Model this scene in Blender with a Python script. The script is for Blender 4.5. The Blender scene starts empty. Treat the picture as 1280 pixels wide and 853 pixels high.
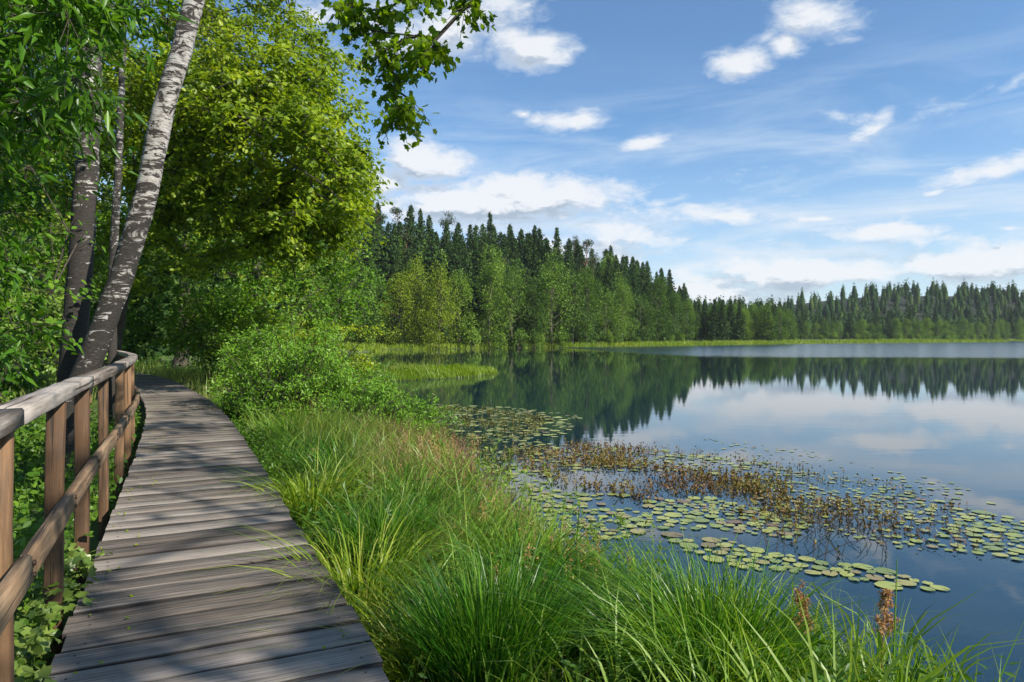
import bpy, math, random
import numpy as np
from mathutils import Vector

PI = math.pi
random.seed(7)
RNG = np.random.default_rng(11)
SC = bpy.context.scene
COL = SC.collection
F = 853.0            # focal length in photograph pixels (24 mm on 36 mm)
HOR = 422.0          # row of the horizon in the photograph
EYE = 2.0            # eye height above the water
DECK = 0.60          # height of the boardwalk above the water

# ------------------------------------------------------------------ camera
cam_d = bpy.data.cameras.new('camera')
cam_d.lens = 24.0; cam_d.sensor_width = 36.0
cam_d.clip_start = 0.05; cam_d.clip_end = 9000.0
cam = bpy.data.objects.new('camera', cam_d); COL.objects.link(cam)
cam.location = (0, 0, EYE)
cam.rotation_euler = (PI / 2 - math.atan((426.5 - HOR) / F), 0, 0)
SC.camera = cam

# ------------------------------------------------------------------ sun, sky, exposure
SUN_DIR = Vector((0.74, -0.42, 0.60)).normalized()     # towards the sun
sun_d = bpy.data.lights.new('sun', 'SUN'); sun_d.energy = 5.0; sun_d.angle = math.radians(0.55)
sun_d.color = (1.0, 0.93, 0.82)
sun = bpy.data.objects.new('sun', sun_d); COL.objects.link(sun)
sun.rotation_euler = SUN_DIR.to_track_quat('Z', 'Y').to_euler()
sun.location = (20, -20, 40)
SC.view_settings.view_transform = 'Standard'
SC.view_settings.look = 'None'
SC.view_settings.exposure = 0.72
SC.view_settings.gamma = 1.0
SC.render.engine = 'CYCLES'
cy = SC.cycles
cy.use_denoising = True
cy.max_bounces = 7; cy.diffuse_bounces = 3; cy.glossy_bounces = 3; cy.transmission_bounces = 4
cy.transparent_max_bounces = 6; cy.volume_bounces = 0
cy.caustics_reflective = False; cy.caustics_refractive = False
cy.sample_clamp_indirect = 6.0


class NT:
    """small helper to write node trees"""
    def __init__(self, tree):
        self.t = tree; self.n = tree.nodes; self.l = tree.links
    def new(self, typ, **kw):
        nd = self.n.new(typ)
        for k, v in kw.items(): setattr(nd, k, v)
        return nd
    def link(self, a, b): self.l.new(a, b)
    def put(self, sock, v):
        if isinstance(v, bpy.types.NodeSocket): self.l.new(v, sock)
        elif v is not None: sock.default_value = v
    def math(self, op, a, b=None, c=None, clamp=False):
        nd = self.new('ShaderNodeMath', operation=op, use_clamp=clamp)
        for i, v in enumerate((a, b, c)):
            if v is not None: self.put(nd.inputs[i], v)
        return nd.outputs[0]
    def mix(self, fac, a, b, mode='MIX'):
        nd = self.new('ShaderNodeMix', data_type='RGBA', blend_type=mode)
        self.put(nd.inputs[0], fac); self.put(nd.inputs[6], a); self.put(nd.inputs[7], b)
        return nd.outputs[2]
    def rng(self, v, a, b, c=0.0, d=1.0, smooth=False):
        nd = self.new('ShaderNodeMapRange'); nd.clamp = True
        if smooth: nd.interpolation_type = 'SMOOTHSTEP'
        self.put(nd.inputs[0], v)
        for i, q in enumerate((a, b, c, d)): self.put(nd.inputs[1 + i], q)
        return nd.outputs[0]
    def noise(self, vec, scale, detail=4, rough=0.55, dist=0.0):
        nd = self.new('ShaderNodeTexNoise')
        if vec is not None: self.put(nd.inputs['Vector'], vec)
        nd.inputs['Scale'].default_value = scale; nd.inputs['Detail'].default_value = detail
        nd.inputs['Roughness'].default_value = rough; nd.inputs['Distortion'].default_value = dist
        return nd.outputs['Fac']
    def mapping(self, vec, loc=(0, 0, 0), rot=(0, 0, 0), scale=(1, 1, 1)):
        nd = self.new('ShaderNodeMapping')
        self.put(nd.inputs[0], vec)
        nd.inputs[1].default_value = loc; nd.inputs[2].default_value = rot; nd.inputs[3].default_value = scale
        return nd.outputs[0]
    def ramp(self, fac, stops):
        nd = self.new('ShaderNodeValToRGB')
        e = nd.color_ramp.elements
        while len(e) > 1: e.remove(e[-1])
        e[0].position = stops[0][0]; e[0].color = (*stops[0][1], 1)
        for p, c in stops[1:]:
            q = e.new(p); q.color = (*c, 1)
        self.put(nd.inputs[0], fac)
        return nd.outputs[0]


world = bpy.data.worlds.new('World'); SC.world = world; world.use_nodes = True
wt = world.node_tree; wt.nodes.clear(); W = NT(wt)
sky = W.new('ShaderNodeTexSky'); sky.sky_type = 'NISHITA'; sky.sun_disc = False
sky.sun_elevation = math.asin(SUN_DIR.z)
sky.sun_rotation = math.atan2(SUN_DIR.x, SUN_DIR.y)
sky.air_density = 1.0; sky.dust_density = 0.6; sky.ozone_density = 3.0; sky.altitude = 300


def px_dir(x, y):
    u = (x - 640) / F; v = (HOR - y) / F
    return math.atan(u), math.atan(v / math.sqrt(1 + u * u))


# every cloud: pixel centre and half axes in the photograph's sky, tilt, weight
CLOUDS = [
    (655, 62, 75, 28, -8, 1.0), (575, 38, 120, 45, 10, .95), (480, 20, 120, 60, 0, .6),
    (915, 78, 62, 23, -4, 1.0), (1018, 24, 80, 27, -12, .98), (985, 60, 40, 14, -10, .9), (955, 50, 34, 12, 0, .5),
    (720, 148, 78, 17, 3, .95), (805, 174, 40, 14, 6, .95), (655, 140, 35, 9, 0, .7),
    (528, 202, 80, 36, -5, 1.15), (480, 225, 80, 36, 0, 1.0), (650, 250, 175, 44, 3, 1.2), (560, 255, 130, 45, 0, 1.15),
    (890, 270, 130, 24, -4, .98), (1082, 293, 100, 20, 0, 1.05), (1020, 277, 34, 7, 0, .8), (840, 250, 70, 14, 0, .6),
    (1245, 212, 130, 27, 7, 1.0), (1170, 239, 46, 9, 2, .8),
    (1000, 345, 300, 34, 0, 1.05), (930, 338, 100, 22, -3, 1.0), (1210, 330, 170, 36, 4, 1.15), (880, 365, 200, 30, 0, 1.0),
    (700, 320, 300, 80, 10, .78), (1075, 163, 60, 16, 25, .75), (1040, 146, 60, 12, -8, .55), (1190, 128, 70, 14, 18, .42),
    (1262, 283, 34, 9, 0, .9), (1268, 102, 40, 14, 15, .6), (1100, 300, 420, 70, 0, .62), (395, 25, 60, 60, 0, .6),
]
grp = bpy.data.node_groups.new('cloud_cover', 'ShaderNodeTree')
grp.interface.new_socket('Vector', in_out='INPUT', socket_type='NodeSocketVector')
grp.interface.new_socket('Cover', in_out='OUTPUT', socket_type='NodeSocketFloat')
G = NT(grp)
gi = G.new('NodeGroupInput'); go = G.new('NodeGroupOutput')
vec = gi.outputs[0]
wob = G.new('ShaderNodeTexNoise'); wob.inputs['Scale'].default_value = 9; wob.inputs['Detail'].default_value = 3
G.link(vec, wob.inputs['Vector'])
sub = G.new('ShaderNodeVectorMath', operation='SUBTRACT'); G.link(wob.outputs['Color'], sub.inputs[0]); sub.inputs[1].default_value = (.5, .5, .5)
scl = G.new('ShaderNodeVectorMath', operation='MULTIPLY'); G.link(sub.outputs[0], scl.inputs[0]); scl.inputs[1].default_value = (.10, .03, 0)
add = G.new('ShaderNodeVectorMath', operation='ADD'); G.link(vec, add.inputs[0]); G.link(scl.outputs[0], add.inputs[1])
wvec = add.outputs[0]
cover = None


def add_cloud(az, el, ra, re, tilt, wgt):
    global cover
    m = G.new('ShaderNodeMapping', vector_type='TEXTURE')
    G.link(wvec, m.inputs[0])
    m.inputs[1].default_value = (az, el, 0); m.inputs[2].default_value = (0, 0, math.radians(tilt)); m.inputs[3].default_value = (ra, re, 1)
    g = G.new('ShaderNodeTexGradient', gradient_type='SPHERICAL'); G.link(m.outputs[0], g.inputs[0])
    o = G.math('MULTIPLY', g.outputs[1], wgt)
    cover = o if cover is None else G.math('MAXIMUM', cover, o)


for (x, y, rx, ry, tilt, wgt) in CLOUDS:
    az, el = px_dir(x, y); c = math.cos(az)
    add_cloud(az, el, rx / F * c * c * 1.25, ry / F * c * 1.25, tilt, wgt)
rr = random.Random(5)
for k in range(16):                                    # the sky goes on in the same way round the rest of the horizon
    az = rr.uniform(.95, 2 * PI - .95)
    if az > PI: az -= 2 * PI
    if rr.random() < .5: add_cloud(az, rr.uniform(.05, .2), rr.uniform(.15, .4), rr.uniform(.03, .08), 0, 1)
    else: add_cloud(az, rr.uniform(.25, .7), rr.uniform(.08, .25), rr.uniform(.03, .09), rr.uniform(-10, 10), .9)
v2 = G.mapping(vec, scale=(1, 2.3, 1))
n1 = G.noise(v2, 9.0, 9, .62, .3)
n2 = G.noise(v2, 30.0, 8, .68, .5)
nn = G.math('ADD', G.math('MULTIPLY', n1, .64), G.math('MULTIPLY', n2, .36))
d = G.math('ADD', G.math('MULTIPLY', cover, 1.05), G.math('MULTIPLY', G.math('SUBTRACT', nn, .5), 2.1))
G.link(d, go.inputs[0])

tc = W.new('ShaderNodeTexCoord'); sp = W.new('ShaderNodeSeparateXYZ'); W.link(tc.outputs['Generated'], sp.inputs[0])
az = W.math('ARCTAN2', sp.outputs[0], sp.outputs[1]); el = W.math('ARCSINE', sp.outputs[2])
cb = W.new('ShaderNodeCombineXYZ'); W.link(az, cb.inputs[0]); W.link(el, cb.inputs[1])
g1 = W.new('ShaderNodeGroup'); g1.node_tree = grp; W.link(cb.outputs[0], g1.inputs[0])
off = W.new('ShaderNodeVectorMath', operation='ADD'); W.link(cb.outputs[0], off.inputs[0]); off.inputs[1].default_value = (.012, .022, 0)
g2 = W.new('ShaderNodeGroup'); g2.node_tree = grp; W.link(off.outputs[0], g2.inputs[0])
dens = W.rng(g1.outputs[0], .14, .88, 0, 1, True)
puff = W.noise(W.mapping(cb.outputs[0], scale=(1, 2, 1)), 26, 6, .62, .4)
lit = W.rng(W.math('ADD', W.math('SUBTRACT', g1.outputs[0], g2.outputs[0]), W.math('MULTIPLY', W.math('SUBTRACT', puff, .5), .35)), -.13, .11, 0, 1)
thick = W.rng(g1.outputs[0], .3, .85, 0, 1)
shade = W.math('MULTIPLY', thick, W.math('SUBTRACT', 1.0, lit))
ccol = W.mix(W.math('MULTIPLY', shade, 1.0), (7.2, 7.35, 7.6, 1), (3.5, 4.15, 5.0, 1))
# thin high veil
veilv = W.mapping(cb.outputs[0], rot=(0, 0, -.42), scale=(1.2, 6.5, 1))
vn = W.noise(veilv, 3.2, 8, .6, .6)
vm = W.math('MULTIPLY', W.rng(el, .02, .12, .8, 1), W.rng(el, .18, .42, 1, .0, True))
veil = W.math('MULTIPLY', W.rng(vn, .40, .72, 0, .60, True), vm)
low = W.rng(el, 0.0, .30, .55, .04, True)
a_ = W.math('MAXIMUM', W.math('MULTIPLY', dens, .93), W.math('ADD', veil, low, clamp=True))
grade = W.mix(1.0, sky.outputs[0], (.92, 1.22, 1.38, 1), 'MULTIPLY')
vcol = W.mix(dens, (5.6, 6.5, 7.5, 1), ccol)
skyc = W.mix(a_, grade, vcol)
bg = W.new('ShaderNodeBackground'); W.link(skyc, bg.inputs[0]); bg.inputs[1].default_value = .078
wo = W.new('ShaderNodeOutputWorld'); W.link(bg.outputs[0], wo.inputs[0])


# ------------------------------------------------------------------ materials
def mat(name):
    m = bpy.data.materials.new(name); m.use_nodes = True
    m.node_tree.nodes.clear(); n = NT(m.node_tree)
    out = n.new('ShaderNodeOutputMaterial')
    return m, n, out


def leaf_mat(name, cols, trans=.45, rough=.45, tint=(1.25, 1.2, .5), spec=.35, patch=.5, pscale=1.3, ovar=.25):
    m, n, out = mat(name)
    g = n.new('ShaderNodeNewGeometry'); oi = n.new('ShaderNodeObjectInfo')
    tc = n.new('ShaderNodeTexCoord')
    pn = n.noise(tc.outputs['Object'], pscale, 2, .5)
    f = n.math('ADD', n.math('MULTIPLY', g.outputs['Random Per Island'], 1 - patch), n.math('MULTIPLY', n.rng(pn, .3, .7), patch))
    f = n.math('ADD', f, n.math('MULTIPLY', n.math('SUBTRACT', oi.outputs['Random'], .5), ovar), clamp=True)
    c = n.ramp(f, [(i / (len(cols) - 1), cc) for i, cc in enumerate(cols)])
    b = n.new('ShaderNodeBsdfPrincipled'); n.link(c, b.inputs['Base Color'])
    b.inputs['Roughness'].default_value = rough; b.inputs['Specular IOR Level'].default_value = spec
    t = n.new('ShaderNodeBsdfTranslucent'); n.link(n.mix(1.0, c, (*tint, 1), 'MULTIPLY'), t.inputs[0])
    mx = n.new('ShaderNodeMixShader'); mx.inputs[0].default_value = trans
    n.link(b.outputs[0], mx.inputs[1]); n.link(t.outputs[0], mx.inputs[2]); n.link(mx.outputs[0], out.inputs[0])
    return m


def bark_mat(name, a, b, scale=6, stretch=.25, bump=.6):
    m, n, out = mat(name)
    tc = n.new('ShaderNodeTexCoord'); v = n.mapping(tc.outputs['Object'], scale=(1, 1, stretch))
    f = n.noise(v, scale * 3, 6, .65, .4)
    c = n.ramp(f, [(.3, a), (.7, b)])
    p = n.new('ShaderNodeBsdfPrincipled'); n.link(c, p.inputs['Base Color']); p.inputs['Roughness'].default_value = .9
    bp = n.new('ShaderNodeBump'); bp.inputs['Strength'].default_value = bump; bp.inputs['Distance'].default_value = .02
    n.link(f, bp.inputs['Height']); n.link(bp.outputs[0], p.inputs['Normal']); n.link(p.outputs[0], out.inputs[0])
    return m


def birch_mat(name='birch_bark', dark=0.0):
    m, n, out = mat(name)
    tc = n.new('ShaderNodeTexCoord'); o = tc.outputs['Object']
    band = n.noise(n.mapping(o, scale=(1.2, 1.2, 7)), 4.2, 5, .6, .8)
    patch = n.noise(n.mapping(o, scale=(1, 1, 1.6)), 3.4, 6, .68, 1.2)
    fine = n.noise(n.mapping(o, scale=(1, 1, 12)), 16, 4, .6, .2)
    sz = n.new('ShaderNodeSeparateXYZ'); n.link(o, sz.inputs[0])
    lowz = n.rng(sz.outputs[2], .2, 3.9, .21 + dark, dark)          # old bark darkens towards the root
    dk = n.math('MAXIMUM', n.rng(n.math('ADD', band, lowz), .53, .575), n.rng(n.math('ADD', patch, lowz), .53, .565))
    dk = n.math('MAXIMUM', dk, n.math('MULTIPLY', n.rng(fine, .60, .66), .7))
    white = n.mix(n.rng(patch, .3, .6), (.56, .54, .51, 1), (.30, .27, .24, 1))
    c = n.mix(dk, white, n.mix(n.rng(fine, .35, .65), (.010, .008, .006, 1), (.05, .042, .034, 1)))
    p = n.new('ShaderNodeBsdfPrincipled'); n.link(c, p.inputs['Base Color']); p.inputs['Roughness'].default_value = .75
    bp = n.new('ShaderNodeBump'); bp.inputs['Strength'].default_value = .8; bp.inputs['Distance'].default_value = .02
    n.link(n.math('SUBTRACT', fine, n.math('MULTIPLY', dk, .6)), bp.inputs['Height']); n.link(bp.outputs[0], p.inputs['Normal'])
    n.link(p.outputs[0], out.inputs[0])
    return m


def wood_mat(name, dark, light, warm, grain_axis=0, wet=.0, moss=True, edge=False):
    m, n, out = mat(name)
    tc = n.new('ShaderNodeTexCoord'); oi = n.new('ShaderNodeObjectInfo')
    sh = n.new('ShaderNodeVectorMath', operation='MULTIPLY_ADD')
    n.link(oi.outputs['Random'], sh.inputs[0]); sh.inputs[1].default_value = (37, 53, 71); n.link(tc.outputs['Object'], sh.inputs[2])
    s = [14, 14, 14]; s[grain_axis] = .9
    gr = n.noise(n.mapping(sh.outputs[0], scale=s), 3.2, 10, .74, .25)
    s2 = [5, 5, 5]; s2[grain_axis] = .35
    br = n.noise(n.mapping(sh.outputs[0], scale=s2), 2.2, 4, .55, .8)
    st = n.noise(sh.outputs[0], 2.1, 5, .6)
    s3 = [34, 34, 34]; s3[grain_axis] = .6
    crk = n.noise(n.mapping(sh.outputs[0], scale=s3), 1.0, 3, .5, .25)
    crack = n.rng(crk, .385, .34)
    f = n.math('ADD', n.math('MULTIPLY', gr, .6), n.math('MULTIPLY', br, .4))
    f = n.math('ADD', f, n.math('MULTIPLY', n.math('SUBTRACT', oi.outputs['Random'], .5), .16))
    c = n.ramp(f, [(.41, dark), (.51, tuple((p + q) / 2 for p, q in zip(dark, light))), (.61, light)])
    c = n.mix(n.rng(st, .45, .75, 0, .55), c, (*warm, 1))
    c = n.mix(n.math('MULTIPLY', crack, .85), c, (.02, .016, .013, 1))
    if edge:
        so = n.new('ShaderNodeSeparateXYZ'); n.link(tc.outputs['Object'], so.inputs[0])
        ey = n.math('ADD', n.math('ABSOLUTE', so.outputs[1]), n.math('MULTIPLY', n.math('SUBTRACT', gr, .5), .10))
        c = n.mix(n.rng(ey, .452, .494, 0, .92), c, (.014, .011, .009, 1))      # shade of the gaps painted into the colour along the plank edges
    if moss:
        ms = n.noise(sh.outputs[0], 5.5, 6, .7)
        c = n.mix(n.rng(ms, .64, .74, 0, .45), c, (.09, .10, .035, 1))
    p = n.new('ShaderNodeBsdfPrincipled'); n.link(c, p.inputs['Base Color'])
    n.link(n.rng(gr, .3, .7, .62, .85), p.inputs['Roughness']); p.inputs['Specular IOR Level'].default_value = .35
    bp = n.new('ShaderNodeBump'); bp.inputs['Strength'].default_value = .7; bp.inputs['Distance'].default_value = .006
    n.link(n.math('SUBTRACT', gr, n.math('MULTIPLY', crack, .8)), bp.inputs['Height']); n.link(bp.outputs[0], p.inputs['Normal'])
    n.link(p.outputs[0], out.inputs[0])
    return m


M = {}
M['maple'] = leaf_mat('leaf_yellow_green', [(.06, .11, .008), (.16, .26, .012), (.31, .41, .015), (.48, .48, .03)], .5)
M['maple_dark'] = leaf_mat('leaf_mid_green', [(.05, .13, .010), (.10, .23, .014), (.22, .37, .018)], .45)
M['ash'] = leaf_mat('leaf_fresh_green', [(.03, .09, .008), (.08, .20, .012), (.20, .35, .02)], .45, .35)
M['hang'] = leaf_mat('leaf_hanging', [(.07, .15, .008), (.15, .27, .010), (.32, .40, .015)], .62, .4)
M['willow'] = leaf_mat('leaf_willow', [(.08, .20, .018), (.16, .33, .025), (.26, .44, .04)], .4, .4, patch=.4)
M['willow_pale'] = leaf_mat('leaf_willow_pale', [(.12, .21, .03), (.18, .30, .04), (.28, .38, .06)], .4, .4)
M['far_dec'] = leaf_mat('leaf_far_broadleaf', [(.04, .09, .014), (.095, .19, .020), (.20, .31, .03)], .3, .6, spec=.2, patch=.35, ovar=.6)
M['far_yel'] = leaf_mat('leaf_far_yellowish', [(.10, .16, .012), (.20, .28, .015), (.32, .38, .02)], .35, .6, spec=.2, patch=.35)
M['spruce'] = leaf_mat('needles_spruce', [(.020, .046, .014), (.036, .078, .020), (.075, .125, .028)], .12, .85, (1, 1, .7), .06, .3)
M['far_wood'] = leaf_mat('leaf_far_wood', [(.010, .028, .012), (.018, .046, .017), (.034, .074, .020), (.08, .125, .028)], .15, .85, spec=.05, patch=.6, pscale=.09)
M['pine'] = leaf_mat('needles_pine', [(.026, .05, .016), (.042, .075, .022), (.065, .10, .03)], .12, .7, (1, 1, .7), .2, .3)
M['under'] = leaf_mat('leaf_undergrowth', [(.03, .08, .01), (.07, .165, .015), (.17, .29, .025)], .4, .4, patch=.6)
M['ivy'] = leaf_mat('leaf_ivy', [(.05, .11, .015), (.11, .18, .03), (.20, .27, .05)], .3, .35)
GR = dict(trans=.42, rough=.38, tint=(1.1, 1.15, .45), spec=.4)
M['grass'] = leaf_mat('grass_blade', [(.018, .055, .006), (.045, .125, .010), (.11, .225, .014), (.24, .31, .03)], **GR)
M['sedge'] = leaf_mat('sedge_blade', [(.025, .09, .008), (.06, .18, .012), (.16, .32, .018), (.36, .42, .06)], patch=.15, **GR)
M['sedge_dark'] = leaf_mat('dark_sedge_blade', [(.012, .06, .006), (.035, .135, .010), (.09, .24, .014), (.22, .34, .04)], patch=.15, **GR)
M['sedge_pale'] = leaf_mat('yellowish_sedge_blade', [(.07, .14, .008), (.14, .25, .012), (.27, .37, .018), (.42, .44, .10)], patch=.15, **GR)
M['verge'] = leaf_mat('verge_grass', [(.09, .16, .02), (.18, .26, .04), (.30, .32, .08), (.42, .34, .16)], **GR)
M['tall'] = leaf_mat('meadow_grass', [(.07, .12, .02), (.13, .17, .03), (.22, .20, .06), (.34, .26, .12)], **GR)
M['dry'] = leaf_mat('dry_stem', [(.16, .09, .04), (.28, .18, .09), (.38, .28, .15)], .3, .6, (1, .9, .7), .2)
M['reed'] = leaf_mat('reed_blade', [(.10, .19, .010), (.18, .28, .014), (.28, .34, .03)], .4, .4, pscale=.1)
M['weed_mat'] = leaf_mat('olive_weed', [(.05, .06, .02), (.10, .12, .025), (.15, .13, .05), (.18, .24, .03)], .3, .45, pscale=.6)
M['plume'] = leaf_mat('reed_plume', [(.30, .15, .06), (.48, .28, .12), (.6, .42, .22)], .4, .7, (1, .9, .7), .1)
M['brown_weed'] = leaf_mat('bistort_leaf', [(.08, .045, .018), (.17, .085, .028), (.20, .17, .035), (.15, .21, .03)], .25, .5, (1, .9, .6), .3, pscale=.8)
M['twig'] = bark_mat('twig_bark', (.02, .015, .01), (.06, .045, .03))
M['bark'] = bark_mat('dark_bark', (.018, .014, .010), (.085, .07, .052))
M['bark_far'] = bark_mat('grey_bark', (.05, .04, .03), (.16, .13, .10), 2)
M['bark_pine'] = bark_mat('pine_bark', (.10, .045, .022), (.26, .12, .06), 2)
M['birch'] = birch_mat()
M['birch_dark'] = birch_mat('old_birch_bark', .065)
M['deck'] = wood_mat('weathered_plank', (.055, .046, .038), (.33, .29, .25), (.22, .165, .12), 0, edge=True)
M['rail'] = wood_mat('weathered_rail', (.11, .09, .075), (.38, .34, .30), (.26, .18, .13), 0)
M['lower_rail'] = wood_mat('brown_rail', (.10, .068, .042), (.38, .26, .155), (.28, .155, .07), 0)
M['post'] = wood_mat('brown_post', (.05, .028, .014), (.21, .12, .06), (.15, .076, .033), 2, moss=True)


def pad_mat():
    m, n, out = mat('lily_pad')
    tc = n.new('ShaderNodeTexCoord'); oi = n.new('ShaderNodeObjectInfo'); g = n.new('ShaderNodeNewGeometry')
    r = n.math('FRACT', n.math('ADD', oi.outputs['Random'], g.outputs['Random Per Island']))
    c = n.ramp(r, [(0, (.13, .18, .04)), (.35, (.23, .28, .05)), (.75, (.32, .34, .07)), (.93, (.27, .23, .07)), (1, (.15, .09, .04))])
    sp_ = n.noise(tc.outputs['Object'], 14, 4, .6)
    c = n.mix(n.rng(sp_, .5, .72, 0, .6), c, (.16, .14, .05, 1))
    p = n.new('ShaderNodeBsdfPrincipled'); n.link(c, p.inputs['Base Color']); p.inputs['Roughness'].default_value = .33
    n.link(p.outputs[0], out.inputs[0]); return m


M['pad'] = pad_mat()
sm_, sn_, so_ = mat('rusty_steel'); sp2 = sn_.new('ShaderNodeBsdfPrincipled'); sp2.inputs['Base Color'].default_value = (.05, .03, .02, 1); sp2.inputs['Metallic'].default_value = .6; sp2.inputs['Roughness'].default_value = .6
sn_.link(sp2.outputs[0], so_.inputs[0]); M['screw'] = sm_


def ground_mat():
    m, n, out = mat('bank_soil_and_grass')
    tc = n.new('ShaderNodeTexCoord'); o = tc.outputs['Object']
    a = n.noise(o, .35, 6, .6); b = n.noise(o, 5.0, 6, .7)
    c = n.mix(n.rng(a, .35, .65), (.045, .09, .014, 1), (.09, .13, .022, 1))
    c = n.mix(n.rng(b, .5, .72, 0, .7), c, (.05, .04, .018, 1))
    sz = n.new('ShaderNodeSeparateXYZ'); n.link(o, sz.inputs[0])
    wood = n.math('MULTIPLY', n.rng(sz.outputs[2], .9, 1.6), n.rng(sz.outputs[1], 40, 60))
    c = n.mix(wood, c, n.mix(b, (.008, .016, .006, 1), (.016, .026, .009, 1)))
    c = n.mix(n.rng(n.math('ADD', sz.outputs[2], n.math('MULTIPLY', b, .06)), .03, .12), (.03, .026, .014, 1), c)
    p = n.new('ShaderNodeBsdfPrincipled'); n.link(c, p.inputs['Base Color']); p.inputs['Roughness'].default_value = .95
    bp = n.new('ShaderNodeBump'); bp.inputs['Strength'].default_value = .8; bp.inputs['Distance'].default_value = .05
    n.link(b, bp.inputs['Height']); n.link(bp.outputs[0], p.inputs['Normal'])
    n.link(p.outputs[0], out.inputs[0]); return m


def water_mat():
    m, n, out = mat('lake_water')
    tc = n.new('ShaderNodeTexCoord'); o = tc.outputs['Object']
    s = n.new('ShaderNodeSeparateXYZ'); n.link(o, s.inputs[0])
    X, Y = s.outputs[0], s.outputs[1]
    wv = n.noise(n.mapping(o, scale=(.02, .05, 1)), 1.0, 4, .6)
    b1 = n.rng(X, 6, 20, 134, 66, True)
    b2 = n.rng(X, 20, 60, 0, 8)
    edge = n.math('SUBTRACT', b1, b2)
    dd = n.math('SUBTRACT', n.math('ADD', Y, n.math('MULTIPLY', n.math('SUBTRACT', wv, .5), 8)), edge)
    ruf = n.rng(n.math('ADD', dd, n.math('MULTIPLY', n.math('SUBTRACT', n.noise(n.mapping(o, scale=(.015, .35, 1)), 1.0, 5, .65), .5), 22)), -3, 13, 0, 1, True)                      # where the breeze ruffles the open lake
    b = n.new('ShaderNodeBsdfPrincipled')
    b.inputs['Base Color'].default_value = (.006, .024, .036, 1)
    b.inputs['IOR'].default_value = 1.42
    b.inputs['Specular IOR Level'].default_value = .7
    n.link(n.rng(ruf, 0, 1, .004, .17), b.inputs['Roughness'])
    r1 = n.noise(n.mapping(o, scale=(.55, 1.6, 1)), 1.6, 3, .5)
    r2 = n.noise(n.mapping(o, scale=(1, 2.2, 1)), 7.0, 2, .5)
    h = n.math('ADD', n.math('MULTIPLY', r1, .8), n.math('MULTIPLY', r2, .12))
    bp = n.new('ShaderNodeBump'); n.link(n.rng(ruf, 0, 1, .012, .035), bp.inputs['Distance'])
    n.link(n.rng(ruf, 0, 1, .11, 1.0), bp.inputs['Strength'])
    n.link(h, bp.inputs['Height']); n.link(bp.outputs[0], b.inputs['Normal'])
    n.link(b.outputs[0], out.inputs[0]); return m


M['ground'] = ground_mat()
M['water'] = water_mat()


# ------------------------------------------------------------------ mesh helpers
def build_mesh(name, verts, polys, smooth=False):
    """verts (N,3); polys: list of (n,k) integer arrays"""
    me = bpy.data.meshes.new(name)
    verts = np.asarray(verts, dtype=np.float32)
    me.vertices.add(len(verts)); me.vertices.foreach_set('co', verts.ravel())
    tot = sum(p.size for p in polys); nf = sum(len(p) for p in polys)
    me.loops.add(tot); me.polygons.add(nf)
    li = np.concatenate([p.ravel() for p in polys]).astype(np.int32)
    sizes = np.concatenate([np.full(len(p), p.shape[1], np.int32) for p in polys])
    st = np.zeros(nf, np.int32); st[1:] = np.cumsum(sizes)[:-1]
    me.loops.foreach_set('vertex_index', li)
    me.polygons.foreach_set('loop_start', st)
    if smooth: me.polygons.foreach_set('use_smooth', np.ones(nf, bool))
    me.update(calc_edges=True)
    return me


class Acc:
    def __init__(self): self.v = []; self.p = {}; self.n = 0
    def add(self, v, polys):
        v = np.asarray(v, dtype=np.float32).reshape(-1, 3)
        self.v.append(v)
        for p in polys:
            p = np.asarray(p)
            self.p.setdefault(p.shape[1], []).append(p + self.n)
        self.n += len(v)
    def mesh(self, name, smooth=False):
        return build_mesh(name, np.concatenate(self.v), [np.concatenate(q) for q in self.p.values()], smooth)


def link(name, me, material=None, parent=None, loc=None):
    o = bpy.data.objects.new(name, me); COL.objects.link(o)
    if material is not None and len(me.materials) == 0: me.materials.append(material)
    if parent is not None: o.parent = parent
    if loc is not None: o.location = loc
    return o


def tag(o, label=None, cat=None, group=None, kind=None):
    if label: o['label'] = label
    if cat: o['category'] = cat
    if group: o['group'] = group
    if kind: o['kind'] = kind
    return o


def thing(name, label, cat, loc=(0, 0, 0), group=None, rz=0):
    o = bpy.data.objects.new(name, None); COL.objects.link(o); o.location = loc; o.rotation_euler = (0, 0, rz)
    o.empty_display_size = .2
    return tag(o, label, cat, group)


def dup(root, loc, rz, s, label, group):
    r = root.copy(); COL.objects.link(r); r.location = loc; r.rotation_euler = (0, 0, rz)
    r.scale = s if hasattr(s, '__len__') else (s, s, s)
    r['label'] = label; r['group'] = group
    for ch in root.children:
        c = ch.copy(); COL.objects.link(c); c.parent = r
    return r


def catmull(pts, step):
    P = [np.array(p, float) for p in pts]
    P = [2 * P[0] - P[1]] + P + [2 * P[-1] - P[-2]]
    out = []
    for i in range(1, len(P) - 2):
        for t in np.linspace(0, 1, 24, endpoint=False):
            a, b, c, d_ = P[i - 1], P[i], P[i + 1], P[i + 2]
            out.append(.5 * ((2 * b) + (-a + c) * t + (2 * a - 5 * b + 4 * c - d_) * t * t + (-a + 3 * b - 3 * c + d_) * t ** 3))
    out.append(P[-2]); out = np.array(out)
    s = np.concatenate([[0], np.cumsum(np.linalg.norm(np.diff(out, axis=0), axis=1))])
    q = np.arange(0, s[-1], step)
    return np.stack([np.interp(q, s, out[:, k]) for k in range(out.shape[1])], 1)


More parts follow.
